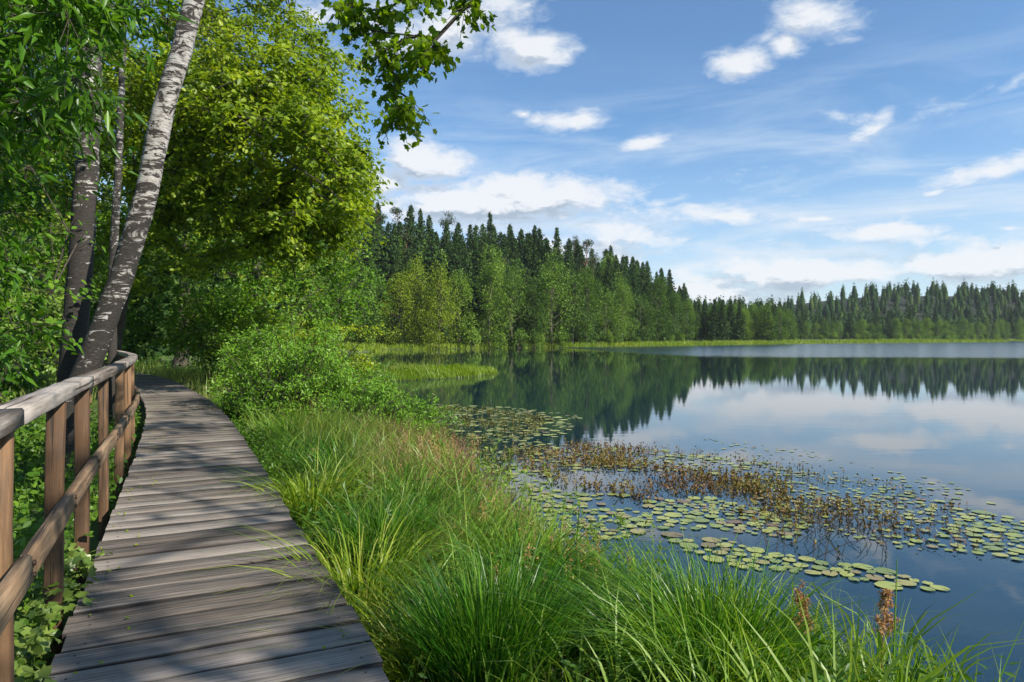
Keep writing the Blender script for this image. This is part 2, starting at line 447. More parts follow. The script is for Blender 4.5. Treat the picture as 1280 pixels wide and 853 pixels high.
def tube(acc, pts, radii, sides=6, wob=0.0, rng=RNG):
    pts = np.asarray(pts, float); n = len(pts)
    tan = np.gradient(pts, axis=0); tan /= np.linalg.norm(tan, axis=1)[:, None] + 1e-9
    ref = np.array([1., 0, 0]) if abs(tan[:, 0]).mean() < .8 else np.array([0, 1., 0])
    a = np.cross(tan, ref); a /= np.linalg.norm(a, axis=1)[:, None]; b = np.cross(tan, a)
    th = np.linspace(0, 2 * PI, sides, endpoint=False)
    r = np.asarray(radii, float)[:, None] * (1 + wob * rng.standard_normal((n, sides)))
    V = pts[:, None, :] + (a[:, None, :] * np.cos(th)[None, :, None] + b[:, None, :] * np.sin(th)[None, :, None]) * r[:, :, None]
    i = np.arange(n - 1)[:, None] * sides; j = np.arange(sides)[None, :]; k = (j + 1) % sides
    q = np.stack([i + j, i + k, i + sides + k, i + sides + j], -1).reshape(-1, 4)
    acc.add(V.reshape(-1, 3), [q])


LEAF = {
    # outline in (across, along, lift); polygons
    'rhomb': (np.array([[0, 0, 0], [-.36, .45, .08], [0, 1, -.05], [.36, .45, .08]]), [np.array([[0, 3, 2], [0, 2, 1]])]),
    'oval': (np.array([[0, 0, 0], [-.27, .25, .05], [-.26, .62, .06], [0, 1, -.06], [.26, .62, .06], [.27, .25, .05]]),
             [np.array([[0, 5, 4, 3], [0, 3, 2, 1]])]),
    'long': (np.array([[0, 0, 0], [-.13, .35, .04], [0, 1, -.12], [.13, .35, .04]]), [np.array([[0, 3, 2], [0, 2, 1]])]),
    'lobed': (np.array([[0, 0, 0], [-.42, .12, .06], [-.34, .40, .07], [-.50, .66, .03], [-.2, .72, .05], [0, 1.05, -.1],
                        [.2, .72, .05], [.50, .66, .03], [.34, .40, .07], [.42, .12, .06]]),
              [np.array([[0, 9, 8, 7, 6, 5], [0, 5, 4, 3, 2, 1]])]),
}


def norm(v): return v / (np.linalg.norm(v, axis=-1, keepdims=True) + 1e-9)


def leaves(acc, pos, size, shape='rhomb', up=.7, droop=.25, out_dir=None, rng=RNG, wide=1.0):
    """one leaf per position; up: how much blades face the sky"""
    n = len(pos)
    if n == 0: return
    nrm = norm(rng.standard_normal((n, 3)) * (1 - up) + np.array([.28, -.16, 1.0]) * up + (out_dir * .35 if out_dir is not None else 0))
    d_ = rng.standard_normal((n, 3)); d_[:, 2] -= droop * 2
    if out_dir is not None: d_ += out_dir * 1.2
    d_ = norm(d_ - (d_ * nrm).sum(1)[:, None] * nrm)
    s = np.cross(d_, nrm)
    T, P = LEAF[shape]
    sz = (np.asarray(size) * rng.uniform(.65, 1.3, n))[:, None, None]
    V = pos[:, None, :] + (s[:, None, :] * T[None, :, 0:1] * wide + d_[:, None, :] * T[None, :, 1:2] + nrm[:, None, :] * T[None, :, 2:3]) * sz
    k = len(T); o = (np.arange(n) * k)[:, None, None]
    acc.add(V.reshape(-1, 3), [(p[None] + o).reshape(-1, p.shape[1]) for p in P])


def blades(acc, base, h, w, lean, droop=.35, segs=4, face=None, power=2.0, rng=RNG):
    """grass blades: lean (N,2) horizontal reach as a share of the height"""
    n = len(base)
    t = np.linspace(0, 1, segs + 1)
    h = np.asarray(h, float).reshape(-1) * np.ones(n); w = np.asarray(w, float).reshape(-1) * np.ones(n)
    dr = np.asarray(droop, float).reshape(-1) * np.ones(n)
    C = np.zeros((n, segs + 1, 3))
    C[:, :, 0] = base[:, 0:1] + lean[:, 0:1] * h[:, None] * t[None] ** power
    C[:, :, 1] = base[:, 1:2] + lean[:, 1:2] * h[:, None] * t[None] ** power
    C[:, :, 2] = base[:, 2:3] + h[:, None] * (t[None] - dr[:, None] * t[None] ** 3)
    wig = rng.standard_normal((n, 1, 2)) * .012 * h[:, None, None] * np.sin(t * 5 + 1)[None, :, None]
    C[:, :, :2] += wig
    ang = rng.uniform(0, PI, n) if face is None else face
    sx = np.stack([np.cos(ang), np.sin(ang), np.zeros(n)], 1)
    prof = np.minimum(1, (1 - t) ** .7 * 1.15) * (.65 + .35 * np.minimum(1, t * 4))
    half = (w[:, None] * prof[None])[..., None] * .5
    L = C[:, :-1] - sx[:, None] * half[:, :-1]; R = C[:, :-1] + sx[:, None] * half[:, :-1]
    V = np.concatenate([np.stack([L, R], 2).reshape(n, -1, 3), C[:, -1:]], 1)
    k = 2 * segs + 1; o = (np.arange(n) * k)[:, None, None]
    q = np.array([[2 * i, 2 * i + 1, 2 * i + 3, 2 * i + 2] for i in range(segs - 1)])
    tr = np.array([[2 * segs - 2, 2 * segs - 1, 2 * segs]])
    P = [(tr[None] + o).reshape(-1, 3)]
    if len(q): P.append((q[None] + o).reshape(-1, 4))
    acc.add(V.reshape(-1, 3), P)


# ------------------------------------------------------------------ the lie of the land
SHORE = np.array([(14, -25), (9, -12), (6.2, -4), (4.2, 0), (3.1, 2.4), (2.3, 3.7), (1.3, 4.8), (.55, 5.8), (-.15, 7.2), (-.75, 9.2),
                  (-1.35, 12.0), (-2.0, 15.6), (-3.0, 20), (-4.5, 26), (-6.2, 30.5), (-4.2, 32.0), (-2.2, 34.2), (-.9, 38.2), (-1.2, 39.6), (-3.6, 38.6), (-6.5, 38), (-9, 41),
                  (-13, 55), (-17, 78), (-20, 98), (-22, 110), (-16, 114), (-8, 122), (-1, 131), (12, 139), (28, 149), (44, 165), (66, 186), (95, 213), (124, 229),
                  (160, 252), (205, 284), (212, 296), (180, 306), (230, 345), (330, 372), (520, 380), (640, 150), (520, -250), (90, -120), (25, -50)], float)


def poly_sd(P, x, y):
    """signed distance to a polygon, positive inside"""
    x = np.asarray(x, float); y = np.asarray(y, float)
    dmin = np.full(x.shape, 1e18); ins = np.zeros(x.shape, bool)
    for (ax, ay), (bx, by) in zip(P, np.roll(P, -1, 0)):
        ex, ey = bx - ax, by - ay
        t = np.clip(((x - ax) * ex + (y - ay) * ey) / (ex * ex + ey * ey), 0, 1)
        dmin = np.minimum(dmin, (x - ax - t * ex) ** 2 + (y - ay - t * ey) ** 2)
        c = ((ay > y) != (by > y)) & (x < (bx - ax) * (y - ay) / (by - ay + 1e-12) + ax)
        ins ^= c
    d_ = np.sqrt(dmin)
    return np.where(ins, d_, -d_)


def sstep(a, b, x):
    t = np.clip((x - a) / (b - a), 0, 1); return t * t * (3 - 2 * t)


def ground_z(x, y, sd=None):
    x = np.asarray(x, float); y = np.asarray(y, float)
    if sd is None: sd = poly_sd(SHORE, x, y)
    land = -sd
    z = np.where(land > 0, .04 + .22 * sstep(0, 1.6, land) + .5 * sstep(8, 30, land), -.05 - .35 * sstep(0, 1.5, sd) - 1.5 * sstep(1, 14, sd))
    z = z + np.where(land > .3, .05 * np.sin(x * 1.7 + y * .6) * np.sin(y * 1.3 - x * .4), 0) * sstep(.3, 2, land)
    # wooded slope on the left, and the low ridge behind the far shore
    z = z + 15.0 * sstep(14, 75, land) * sstep(70, 115, y) * sstep(85, 25, x) * sstep(420, 200, y)
    z = z + 5.0 * sstep(22, 120, land) * sstep(20, 60, y) * sstep(-20, -60, x)
    z = z + 16.0 * sstep(8, 110, land) * sstep(110, 300, x) * sstep(250, 330, y)
    z = z + 17.0 * sstep(20, 160, land) * sstep(260, 400, y)
    return z


def gz(x, y): return float(ground_z(np.array([x]), np.array([y]))[0])


def axis_pts(a, b, fine0, fine1, step, grow):
    out = list(np.arange(fine0, fine1, step)); s = step; v = fine1
    while v < b: out.append(v); s *= grow; v += s
    out.append(b); s = step; v = fine0; lo = []
    while v > a: lo.append(v); s *= grow; v -= s
    lo.append(a)
    return np.array(sorted(set(lo + out)))


gx = axis_pts(-4000, 4000, -12, 5, .4, 1.075); gy = axis_pts(-3000, 6000, 0, 22, .5, 1.055)
XX, YY = np.meshgrid(gx, gy)
ZZ = ground_z(XX, YY)
nx, ny = len(gx), len(gy)
ii = np.arange(ny - 1)[:, None] * nx + np.arange(nx - 1)[None]
quads = np.stack([ii, ii + 1, ii + nx + 1, ii + nx], -1).reshape(-1, 4)
me = build_mesh('ground', np.stack([XX, YY, ZZ], -1).reshape(-1, 3), [quads], True)
tag(link('ground', me, M['ground']), 'grassy lake bank and wooded slopes', kind='structure')
me = build_mesh('lake_water', [(-60, -140, 0), (700, -260, 0), (700, 420, 0), (-60, 420, 0)], [np.array([[0, 1, 2, 3]])])
tag(link('lake_water', me, M['water']), 'calm dark blue lake mirroring the forest and clouds', kind='structure')

# ------------------------------------------------------------------ boardwalk
CEN = catmull([(1.1, -2.2), (.15, -.2), (-1.19, 2.77), (-1.93, 4.3), (-4.03, 8.65), (-5.72, 12.0), (-7.27, 14.85), (-9.35, 18.3), (-12.1, 22.6), (-15.6, 26.9), (-20, 31)], .01)
HALF = .64
TAN = norm(np.gradient(CEN, axis=0)); SIDE = np.stack([TAN[:, 1], -TAN[:, 0]], 1)     # SIDE points right of the walking direction
boardwalk = thing('boardwalk', 'weathered grey plank boardwalk curving left along the lake bank', 'boardwalk')
plank_meshes = []
for k in range(9):
    r = random.Random(100 + k); a = Acc(); S = 6
    rings = []
    for i in range(S + 1):
        x = -.5 + i / S
        if i in (0, S): x += r.uniform(-.008, .008)
        wl, wr = -.5 + r.uniform(-.012, .012), .5 + r.uniform(-.012, .012)
        zt = r.uniform(-.003, .003)
        rings += [(x, wl + .02, -.045), (x, wl, -.006 + zt), (x, wl + .03, zt), (x, wr - .03, zt), (x, wr, -.006 + zt), (x, wr - .02, -.045)]
    q = []
    for i in range(S):
        for j in range(6):
            q.append((i * 6 + j, (i + 1) * 6 + j, (i + 1) * 6 + (j + 1) % 6, i * 6 + (j + 1) % 6))
    e0 = [[0, 1, 2, 3, 4, 5][::-1], [S * 6 + j for j in range(6)]]
    a.add(rings, [np.array(q), np.array(e0)])
    nf_ = S * 6 + 2
    for sx in (-.43, .43):                                  # two screw heads at either end
        for sy in (-.24, .22):
            cx_, cy2 = sx + r.uniform(-.012, .012), sy + r.uniform(-.05, .05)
            a.add([(cx_ + math.cos(t_) * .0045, cy2 + math.sin(t_) * .026, .0025) for t_ in np.linspace(0, 2 * PI, 7)[:-1]], [np.array([[0, 1, 2, 3, 4, 5]])])
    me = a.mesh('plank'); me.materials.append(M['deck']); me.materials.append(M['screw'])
    for p_ in me.polygons:
        if len(p_.vertices) == 6 and abs(p_.normal.z) > .9: p_.material_index = 1
    plank_meshes.append(me)
s = .4
rp = random.Random(3); npl = 0
while s < len(CEN) * .01 - .5:
    w = rp.choice([.205, .215, .225, .235, .22]); gap = rp.uniform(.013, .022)
    i = int((s + w / 2) / .01); c = CEN[min(i, len(CEN) - 1)]; t = TAN[min(i, len(CEN) - 1)]
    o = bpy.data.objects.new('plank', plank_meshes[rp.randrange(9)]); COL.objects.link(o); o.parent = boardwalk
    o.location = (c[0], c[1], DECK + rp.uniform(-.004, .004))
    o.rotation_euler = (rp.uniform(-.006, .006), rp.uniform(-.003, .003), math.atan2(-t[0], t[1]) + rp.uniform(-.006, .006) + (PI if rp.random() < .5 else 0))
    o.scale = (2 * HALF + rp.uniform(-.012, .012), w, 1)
    s += w + gap; npl += 1


def beam_along(pts, wid, z0, z1, parent, name, material, flat=0):
    """a long board that follows a path in plan; pts (N,2)"""
    rj = random.Random(int(abs(pts[0][0]) * 1000) + int(z0 * 100)); pts = np.asarray(pts); t = norm(np.gradient(pts, axis=0)); sd_ = np.stack([t[:, 1], -t[:, 0]], 1)
    b = min(.007, wid * .12)
    prof = [(-wid / 2, z0 + b), (-wid / 2, z1 - b), (-wid / 2 + b, z1), (wid / 2 - b, z1), (wid / 2, z1 - b), (wid / 2, z0 + b), (wid / 2 - b, z0), (-wid / 2 + b, z0)]
    V = []
    for p, q in zip(pts, sd_):
        for (u, z) in prof:
            u += rj.uniform(-.0025, .0025); V.append((p[0] + q[0] * u, p[1] + q[1] * u, z + rj.uniform(-.0025, .0025)))
    m = 8; n = len(pts); Q = []
    for i in range(n - 1):
        for j in range(m): Q.append((i * m + j, i * m + (j + 1) % m, (i + 1) * m + (j + 1) % m, (i + 1) * m + j))
    V = np.array(V); c = V.mean(0); d2 = pts[-1] - pts[0]; ang = math.atan2(d2[1], d2[0])
    V = V - c; R = np.array([[math.cos(-ang), -math.sin(-ang), 0], [math.sin(-ang), math.cos(-ang), 0], [0, 0, 1]]); V = V @ R.T
    me = build_mesh(name, V, [np.array(Q), np.array([list(range(m))[::-1], [(n - 1) * m + j for j in range(m)]])])
    o = link(name, me, material, parent, c); o.rotation_euler = (0, 0, ang)
    return o


for sgn, offs in ((-1, HALF - .10), (1, HALF - .10)):
    for a0 in range(40, len(CEN) - 60, 300):
        idx = np.arange(a0, min(a0 + 298, len(CEN) - 55), 20)
        if len(idx) < 2: continue
        beam_along(CEN[idx] + SIDE[idx] * sgn * offs, .09, DECK - .2, DECK - .052, boardwalk, 'stringer', M['post'])
for a0 in range(60, len(CEN) - 60, 240):
    for sgn in (-1, 1):
        p = CEN[a0] + SIDE[a0] * sgn * (HALF - .24)
        V = np.array([(x * .06, y * .06, z) for z in (-.6, DECK - .07) for x, y in ((-1, -1), (1, -1), (1, 1), (-1, 1))])
        me = build_mesh('support_pile', V, [np.array([[0, 1, 5, 4], [1, 2, 6, 5], [2, 3, 7, 6], [3, 0, 4, 7], [4, 5, 6, 7]])])
        link('support_pile', me, M['post'], boardwalk, (p[0], p[1], 0))

# ------------------------------------------------------------------ railing
RAIL = catmull([(-.35, -.6), (-1.15, 1.05), (-1.86, 2.5), (-2.9, 4.62), (-4.02, 6.95), (-5.18, 9.3), (-5.98, 10.75), (-6.9, 12.2), (-8.1, 13.9), (-9.8, 15.6), (-11.8, 17.1)], .01)
RT = norm(np.gradient(RAIL, axis=0)); RS = np.stack([RT[:, 1], -RT[:, 0]], 1)
railing = thing('wooden_railing', 'rough timber handrail with square posts along the left boardwalk edge', 'railing')


def rail_index(yv): return int(np.argmin(abs(RAIL[:, 1] - yv)))


post_y = [.3, 1.42, 2.52, 3.57, 4.66, 5.93, 7.3, 8.75, 10.1, 11.4, 12.7, 14.0, 15.3, 16.5]
pi_ = [rail_index(v) for v in post_y]
for k, i in enumerate(pi_):
    r = random.Random(50 + k); w = .039 + r.uniform(-.002, .004)
    p = RAIL[i] - RS[i] * .02; ang = math.atan2(RT[i][1], RT[i][0])
    V, Q = [], []
    zs = [-.35, .3, .8, 1.3, 1.662]
    for z in zs:
        jx, jy = r.uniform(-.004, .004), r.uniform(-.004, .004)
        for (u, v) in ((-1, -.8), (-.8, -1), (.8, -1), (1, -.8), (1, .8), (.8, 1), (-.8, 1), (-1, .8)): V.append((u * w + jx, v * w + jy, z))
    for a_i in range(len(zs) - 1):
        for j in range(8): Q.append((a_i * 8 + j, a_i * 8 + (j + 1) % 8, a_i * 8 + 8 + (j + 1) % 8, a_i * 8 + 8 + j))
    me = build_mesh('post', V, [np.array(Q), np.array([[32 + j for j in range(8)]])])
    o = link('post', me, M['post'], railing, (p[0], p[1], 0)); o.rotation_euler = (r.uniform(-.012, .012), r.uniform(-.012, .012), ang)
bolt_me = None
for k, i in enumerate(pi_):
    if bolt_me is None:
        ring = [(math.cos(t_) * .011, 0, math.sin(t_) * .011) for t_ in np.linspace(0, 2 * PI, 7)[:-1]]
        bolt_me = build_mesh('bolt', [(x, y, z) for y in (0, -.008) for (x, _, z) in ring], [np.array([[j, (j + 1) % 6, 6 + (j + 1) % 6, 6 + j] for j in range(6)]), np.array([[6, 7, 8, 9, 10, 11]])]); bolt_me.materials.append(M['screw'])
    for dz in (1.11, 1.155):
        p = RAIL[i] + RS[i] * .0835
        o = bpy.data.objects.new('bolt', bolt_me); COL.objects.link(o); o.parent = railing; o.location = (p[0], p[1], dz); o.rotation_euler = (0, 0, math.atan2(RT[i][1], RT[i][0]))
for k in range(0, len(pi_) - 1, 2):
    a0, a1 = pi_[k], pi_[min(k + 2, len(pi_) - 1)]
    idx = np.unique(np.linspace(a0 + (0 if k == 0 else 1), a1 - 1, 12).astype(int))
    if k == 0: idx = np.unique(np.linspace(0, a1 - 1, 12).astype(int))
    z = random.Random(k).uniform(-.004, .004)
    beam_along(RAIL[idx], .115, 1.665 + z, 1.735 + z, railing, 'top_rail', M['rail'])
    beam_along(RAIL[idx] + RS[idx] * .06, .045, 1.08 + z, 1.185 + z, railing, 'middle_rail', M['lower_rail'])

# ------------------------------------------------------------------ trees
def in_ellipsoid(n, rng, shell=.5):
    v = norm(rng.standard_normal((n, 3))); return v * (rng.uniform(0, 1, n) ** shell)[:, None]


def grow(root_pts, tips, rng, sag=.12, tip_r=.006, up_pen=.8):
    """join every leaf clump to the nearest wood already grown; returns edges with pipe-model radii"""
    nodes = [np.array(p, float) for p in root_pts]; par = [i - 1 for i in range(len(nodes))]
    root = np.array(root_pts)
    order = np.argsort([np.min(np.linalg.norm(root - t, axis=1)) for t in tips])
    tipn = []
    for k in order:
        t = tips[k]; N = np.array(nodes); dlt = t - N; dist = np.linalg.norm(dlt, axis=1)
        cost = dist + up_pen * np.maximum(0, -dlt[:, 2] + .15 * dist)
        cost[0] += 2
        j = int(np.argmin(cost)); a = N[j]; L = dist[j]; m = max(1, int(L / .8)); prev = j
        mid = rng.standard_normal(3) * .10 * L
        for s_ in range(1, m + 1):
            f = s_ / m; p = a * (1 - f) + t * f + mid * math.sin(PI * f) + np.array([0, 0, sag * L * math.sin(PI * f)])
            nodes.append(p); par.append(prev); prev = len(nodes) - 1
        tipn.append((prev, k))
    cnt = np.zeros(len(nodes))
    for i, _ in tipn: cnt[i] += 1
    for i in range(len(nodes) - 1, 0, -1):
        if par[i] >= 0: cnt[par[i]] += cnt[i]
    return np.array(nodes), par, tip_r * np.maximum(1, cnt) ** .48


def wood_edges(acc, nodes, par, rad, start, sides=5):
    for i in range(start, len(nodes)):
        a, b = nodes[par[i]], nodes[i]
        if np.linalg.norm(b - a) < 1e-4: continue
        ra = rad[i] if par[i] < start else min(rad[par[i]], rad[i] * 1.6)
        tube(acc, [a, b + (b - a) * .03], [ra, rad[i]], sides)


def clump_leaves(acc, wood, centre, R, n, size, shape, rng, twigs=9, flat=.6, up=.6, droop=.25, twig_r=.003):
    """twigs radiating from the branch tip, leaves along them"""
    per = max(1, n // twigs)
    dirs = norm(rng.standard_normal((twigs, 3)) * np.array([1, 1, flat]))
    L = R * rng.uniform(.5, 1.15, twigs)
    f = rng.uniform(.12, 1, (twigs, per)) ** .8
    P = centre + dirs[:, None, :] * (L[:, None] * f)[..., None]
    P[..., 2] -= (.28 * L[:, None] * f ** 2)
    P += rng.standard_normal(P.shape) * size * .45
    leaves(acc, P.reshape(-1, 3), size, shape, up, droop, np.repeat(dirs, per, 0) * np.array([1, 1, .3]), rng)
    if wood is not None:
        for d_, l in zip(dirs, L):
            e = centre + d_ * l * .9; e[2] -= .22 * l
            tube(wood, [centre, (centre + e) / 2 + [0, 0, .04 * l], e], [twig_r * 1.4, twig_r, twig_r * .6], 3)


def make_tree(name, label, cat, trunk, r0, r1, crown, clump_r, leaves_per, size, shape, lm, bm, group=None, limbs=(), seed=1, twigs=9,
              flat=.6, up=.6, droop=.25, sides=12, tip_r=.006, twig_wood=True, shell=.45, extra=None, crown_from=.35, wob=.03, flare=.5):
    rng = np.random.default_rng(seed)
    base = np.array(trunk[0], float)
    tr = catmull(trunk, .25) - base
    root = thing(name, label, cat, base, group)
    acc = Acc(); n = len(tr); f = np.linspace(0, 1, n)
    r = r0 * (1 - f) + r1 * f; r = r * (1 + flare * np.exp(-f * n * .25 / .25))
    trr = tr + rng.standard_normal(tr.shape) * r0 * .05
    tube(acc, trr, r, sides, wob, rng)
    tm = link('trunk', acc.mesh('trunk', True), bm, root)
    tips = []
    for (cx, cy_, cz, rx, ry, rz, k) in crown:
        q = in_ellipsoid(k, rng, shell) * np.array([rx, ry, rz]) + np.array([cx, cy_, cz]) - base; tips.append(q)
    for lp in limbs:
        q_ = catmull(np.array(lp, float) - base, .45); tips.append(q_[3:] + rng.normal(0, .42, q_[3:].shape)); tips.append(q_[4:] + rng.normal(0, .3, q_[4:].shape) + np.array([0, .3, .4]))
    tips = np.concatenate(tips)
    if extra is not None: tips = np.concatenate([tips, np.array(extra) - base])
    start = tr[int(n * crown_from):]
    nodes, par, rad = grow(start[::2], tips, rng, tip_r=tip_r)
    w = Acc(); wood_edges(w, nodes, par, rad, len(start[::2]))
    for lp in limbs:
        q_ = catmull(np.array(lp, float) - base, .3); tube(w, q_, np.linspace(.05, .012, len(q_)), 6)
    lv = Acc()
    for t in tips:
        clump_leaves(lv, w if twig_wood else None, t, clump_r * rng.uniform(.7, 1.3), int(leaves_per * rng.uniform(.6, 1.3)), size, shape, rng, twigs, flat, up, droop)
    tag(link('branch', w.mesh('branch', True), M['bark'] if bm.name.endswith('birch_bark') else bm, root), kind='stuff')
    link('crown', lv.mesh('crown'), lm, root)
    return root


# the two birches beside the railing
gb = gz(-5.3, 8.0)
birch1 = make_tree('birch_tree', 'leaning white barked birch with dark patches behind the railing', 'tree',
                   [(-5.35, 8.0, gb - .2), (-5.15, 8.0, 1.2), (-4.72, 8.0, 2.3), (-4.38, 8.0, 3.3), (-4.08, 8.0, 4.6), (-3.72, 8.0, 5.95), (-3.3, 8.1, 8), (-2.9, 8.3, 11), (-2.8, 8.4, 14)], .145, .065,
                   [(-3.6, 9.6, 11.5, 3.0, 2.6, 3.4, 60), (-5.2, 9.4, 8.2, 1.8, 1.6, 1.2, 16)], .8, 90, .075, 'oval', M['maple'], M['birch'], seed=3, sides=16, crown_from=.45, flare=.8)
birch2 = make_tree('birch_tree', 'darker upright birch just left of the leaning one', 'tree',
                   [(-5.6, 8.35, gb - .2), (-5.42, 8.35, 1.2), (-5.3, 8.35, 2.6), (-5.22, 8.4, 4.2), (-5.15, 8.4, 6.2), (-5.1, 8.4, 9), (-5.2, 8.4, 13)], .155, .07,
                   [(-5.6, 8.8, 10.2, 2.6, 2.4, 3.2, 55), (-5.7, 7.6, 5.6, 1.1, .8, 1.4, 16)], .75, 90, .075, 'oval', M['maple_dark'], M['birch_dark'], seed=4, sides=16, crown_from=.22, flare=.9, extra=[(-5.0, 7.7, 3.2), (-5.35, 7.6, 3.9), (-5.0, 7.7, 4.6), (-5.2, 7.7, 2.5), (-4.7, 7.6, 5.2), (-5.5, 7.7, 5.0)])
make_tree('birch_tree', 'slim dark birch stem seen behind the two thick trunks', 'tree',
          [(-7.6, 13, gz(-7.6, 13) - .1), (-7.6, 13, 3), (-7.45, 13, 6), (-7.3, 13, 10)], .09, .04,
          [(-7.3, 13.5, 9.5, 2, 2, 2.4, 34)], .7, 80, .075, 'oval', M['maple'], M['birch_dark'], seed=5, crown_from=.4)

# broad yellow-green trees beyond the bend of the boardwalk
make_tree('maple_tree', 'tall yellow green maple leaning out over the grass beyond the boardwalk bend', 'tree',
          [(-11.6, 19.5, gz(-11.6, 19.5)), (-11.2, 19.5, 3), (-10.4, 19.3, 6), (-9.4, 19, 9), (-8.6, 19, 12)], .24, .1,
          [(-8.2, 18.6, 8.3, 4.1, 3.4, 3.6, 76), (-5.9, 18, 6.6, 2.5, 2.4, 1.9, 44), (-6.1, 17.6, 8.6, 2.2, 1.6, 2.0, 14), (-4.7, 18, 6.5, 1.1, 1.2, .9, 34), (-6.3, 18.3, 8.6, 1.3, 2, 1.1, 34), (-5.6, 18.3, 4.9, 1.4, 1.4, .8, 24), (-7.6, 18.5, 11.5, 2.6, 3.0, 2.4, 50), (-10.6, 17.5, 6.5, 2.4, 2.0, 3.4, 60), (-7.9, 17.6, 5.1, 2.8, 1.5, 1.3, 58)],
          .78, 175, .13, 'oval', M['maple'], M['bark'], seed=21, twigs=14, flat=.38, shell=.3,
          limbs=[[(-9.6, 19.2, 8.4), (-7.4, 16.5, 7.9), (-6.2, 15.6, 7.0), (-5.1, 15.2, 6.0), (-4.2, 15, 5.4), (-3.5, 15, 4.8)],
                 [(-10.2, 19.3, 6.8), (-8.0, 16.6, 7.4), (-6.4, 15.8, 7.9), (-4.9, 15.4, 7.7)],
                 [(-6.2, 15.6, 7.0), (-5.0, 15.3, 6.8), (-4.2, 15.2, 6.2), (-3.6, 15.2, 5.5)]])
make_tree('maple_tree', 'dense green maple with low boughs above the grass verge', 'tree',
          [(-9.8, 26, gz(-9.8, 26)), (-9.9, 26, 3), (-9.6, 26, 6), (-9.4, 26, 9)], .2, .08,
          [(-9.4, 25, 5.4, 4.2, 3.0, 3.0, 110), (-9.8, 23.8, 2.6, 3.6, 1.6, 1.7, 60), (-6.6, 26, 4.6, 1.6, 2, 2.2, 36)],
          .9, 110, .12, 'oval', M['maple_dark'], M['bark'], seed=22, twigs=9, crown_from=.1)
make_tree('maple_tree', 'shaded green tree with drooping boughs left of the boardwalk end', 'tree',
          [(-15.5, 24, gz(-15.5, 24)), (-15.3, 24, 4), (-15.0, 24, 8)], .22, .1,
          [(-15, 23, 5.5, 4.0, 3, 4.0, 110), (-14.2, 21.5, 8.5, 3.4, 2.4, 2.6, 60), (-14.8, 22.6, 2.2, 2.8, 1.6, 1.6, 40)],
          .95, 100, .12, 'oval', M['maple_dark'], M['bark'], seed=23, twigs=9, crown_from=.1)
make_tree('maple_tree', 'bright green tree showing between the birch trunks', 'tree',
          [(-14, 15, gz(-14, 15)), (-13.8, 15, 4), (-13.5, 15, 8)], .2, .08,
          [(-12.8, 14.8, 7.2, 2.8, 2.4, 3.2, 90), (-10.6, 15.2, 9.3, 2.2, 2.2, 2.0, 44), (-13.2, 14.2, 3.2, 2.6, 2.0, 2.0, 50)],
          .8, 100, .09, 'oval', M['maple'], M['bark'], seed=24, twigs=9, crown_from=.15)
make_tree('maple_tree', 'big green tree filling the gap behind the leaning maple', 'tree',
          [(-15.5, 32, .6), (-15.3, 32, 6), (-15, 32, 11)], .3, .12,
          [(-15, 32, 11.5, 5.2, 3.5, 6.0, 190), (-11.5, 33, 7, 3.0, 2.5, 4.0, 60)], 1.25, 110, .19, 'oval', M['maple'], M['bark'], seed=25, twigs=9, crown_from=.2, twig_wood=False)
make_tree('maple_tree', 'tall shaded tree far behind the two thick birch trunks', 'tree',
          [(-21.5, 29, .6), (-21.3, 29, 6), (-21, 29, 11)], .3, .12,
          [(-20.5, 29, 10, 5.4, 3.5, 7.0, 190)], 1.25, 100, .19, 'oval', M['maple_dark'], M['bark'], seed=26, twigs=9, crown_from=.1, twig_wood=False)
# thicket at the left edge of the picture, behind the railing
make_tree('hazel_bush', 'bushy fresh green hazel filling the left edge behind the railing', 'bush',
          [(-8.2, 8.6, gz(-8.2, 8.6)), (-8.1, 8.6, 2), (-7.9, 8.5, 4.5)], .09, .04,
          [(-7.3, 8.3, 4.0, 1.7, 1.3, 2.3, 80), (-7.4, 8.0, 1.6, 1.5, 1.0, 1.3, 50), (-8.6, 10, 6.2, 2.0, 1.6, 2.2, 40)],
          .5, 90, .085, 'oval', M['ash'], M['bark'], seed=31, twigs=8, crown_from=.05, droop=.5)
make_tree('hazel_bush', 'paler dappled bush low behind the dark birch trunk', 'bush',
          [(-9.4, 12.5, gz(-9.4, 12.5)), (-9.4, 12.5, 1.4), (-9.3, 12.4, 2.8)], .07, .03,
          [(-9.3, 12, 2.0, 1.9, 1.2, 1.6, 70), (-9.8, 13, 3.8, 1.8, 1.4, 1.5, 40)],
          .5, 80, .085, 'oval', M['willow_pale'], M['bark'], seed=32, twigs=8, crown_from=.05)


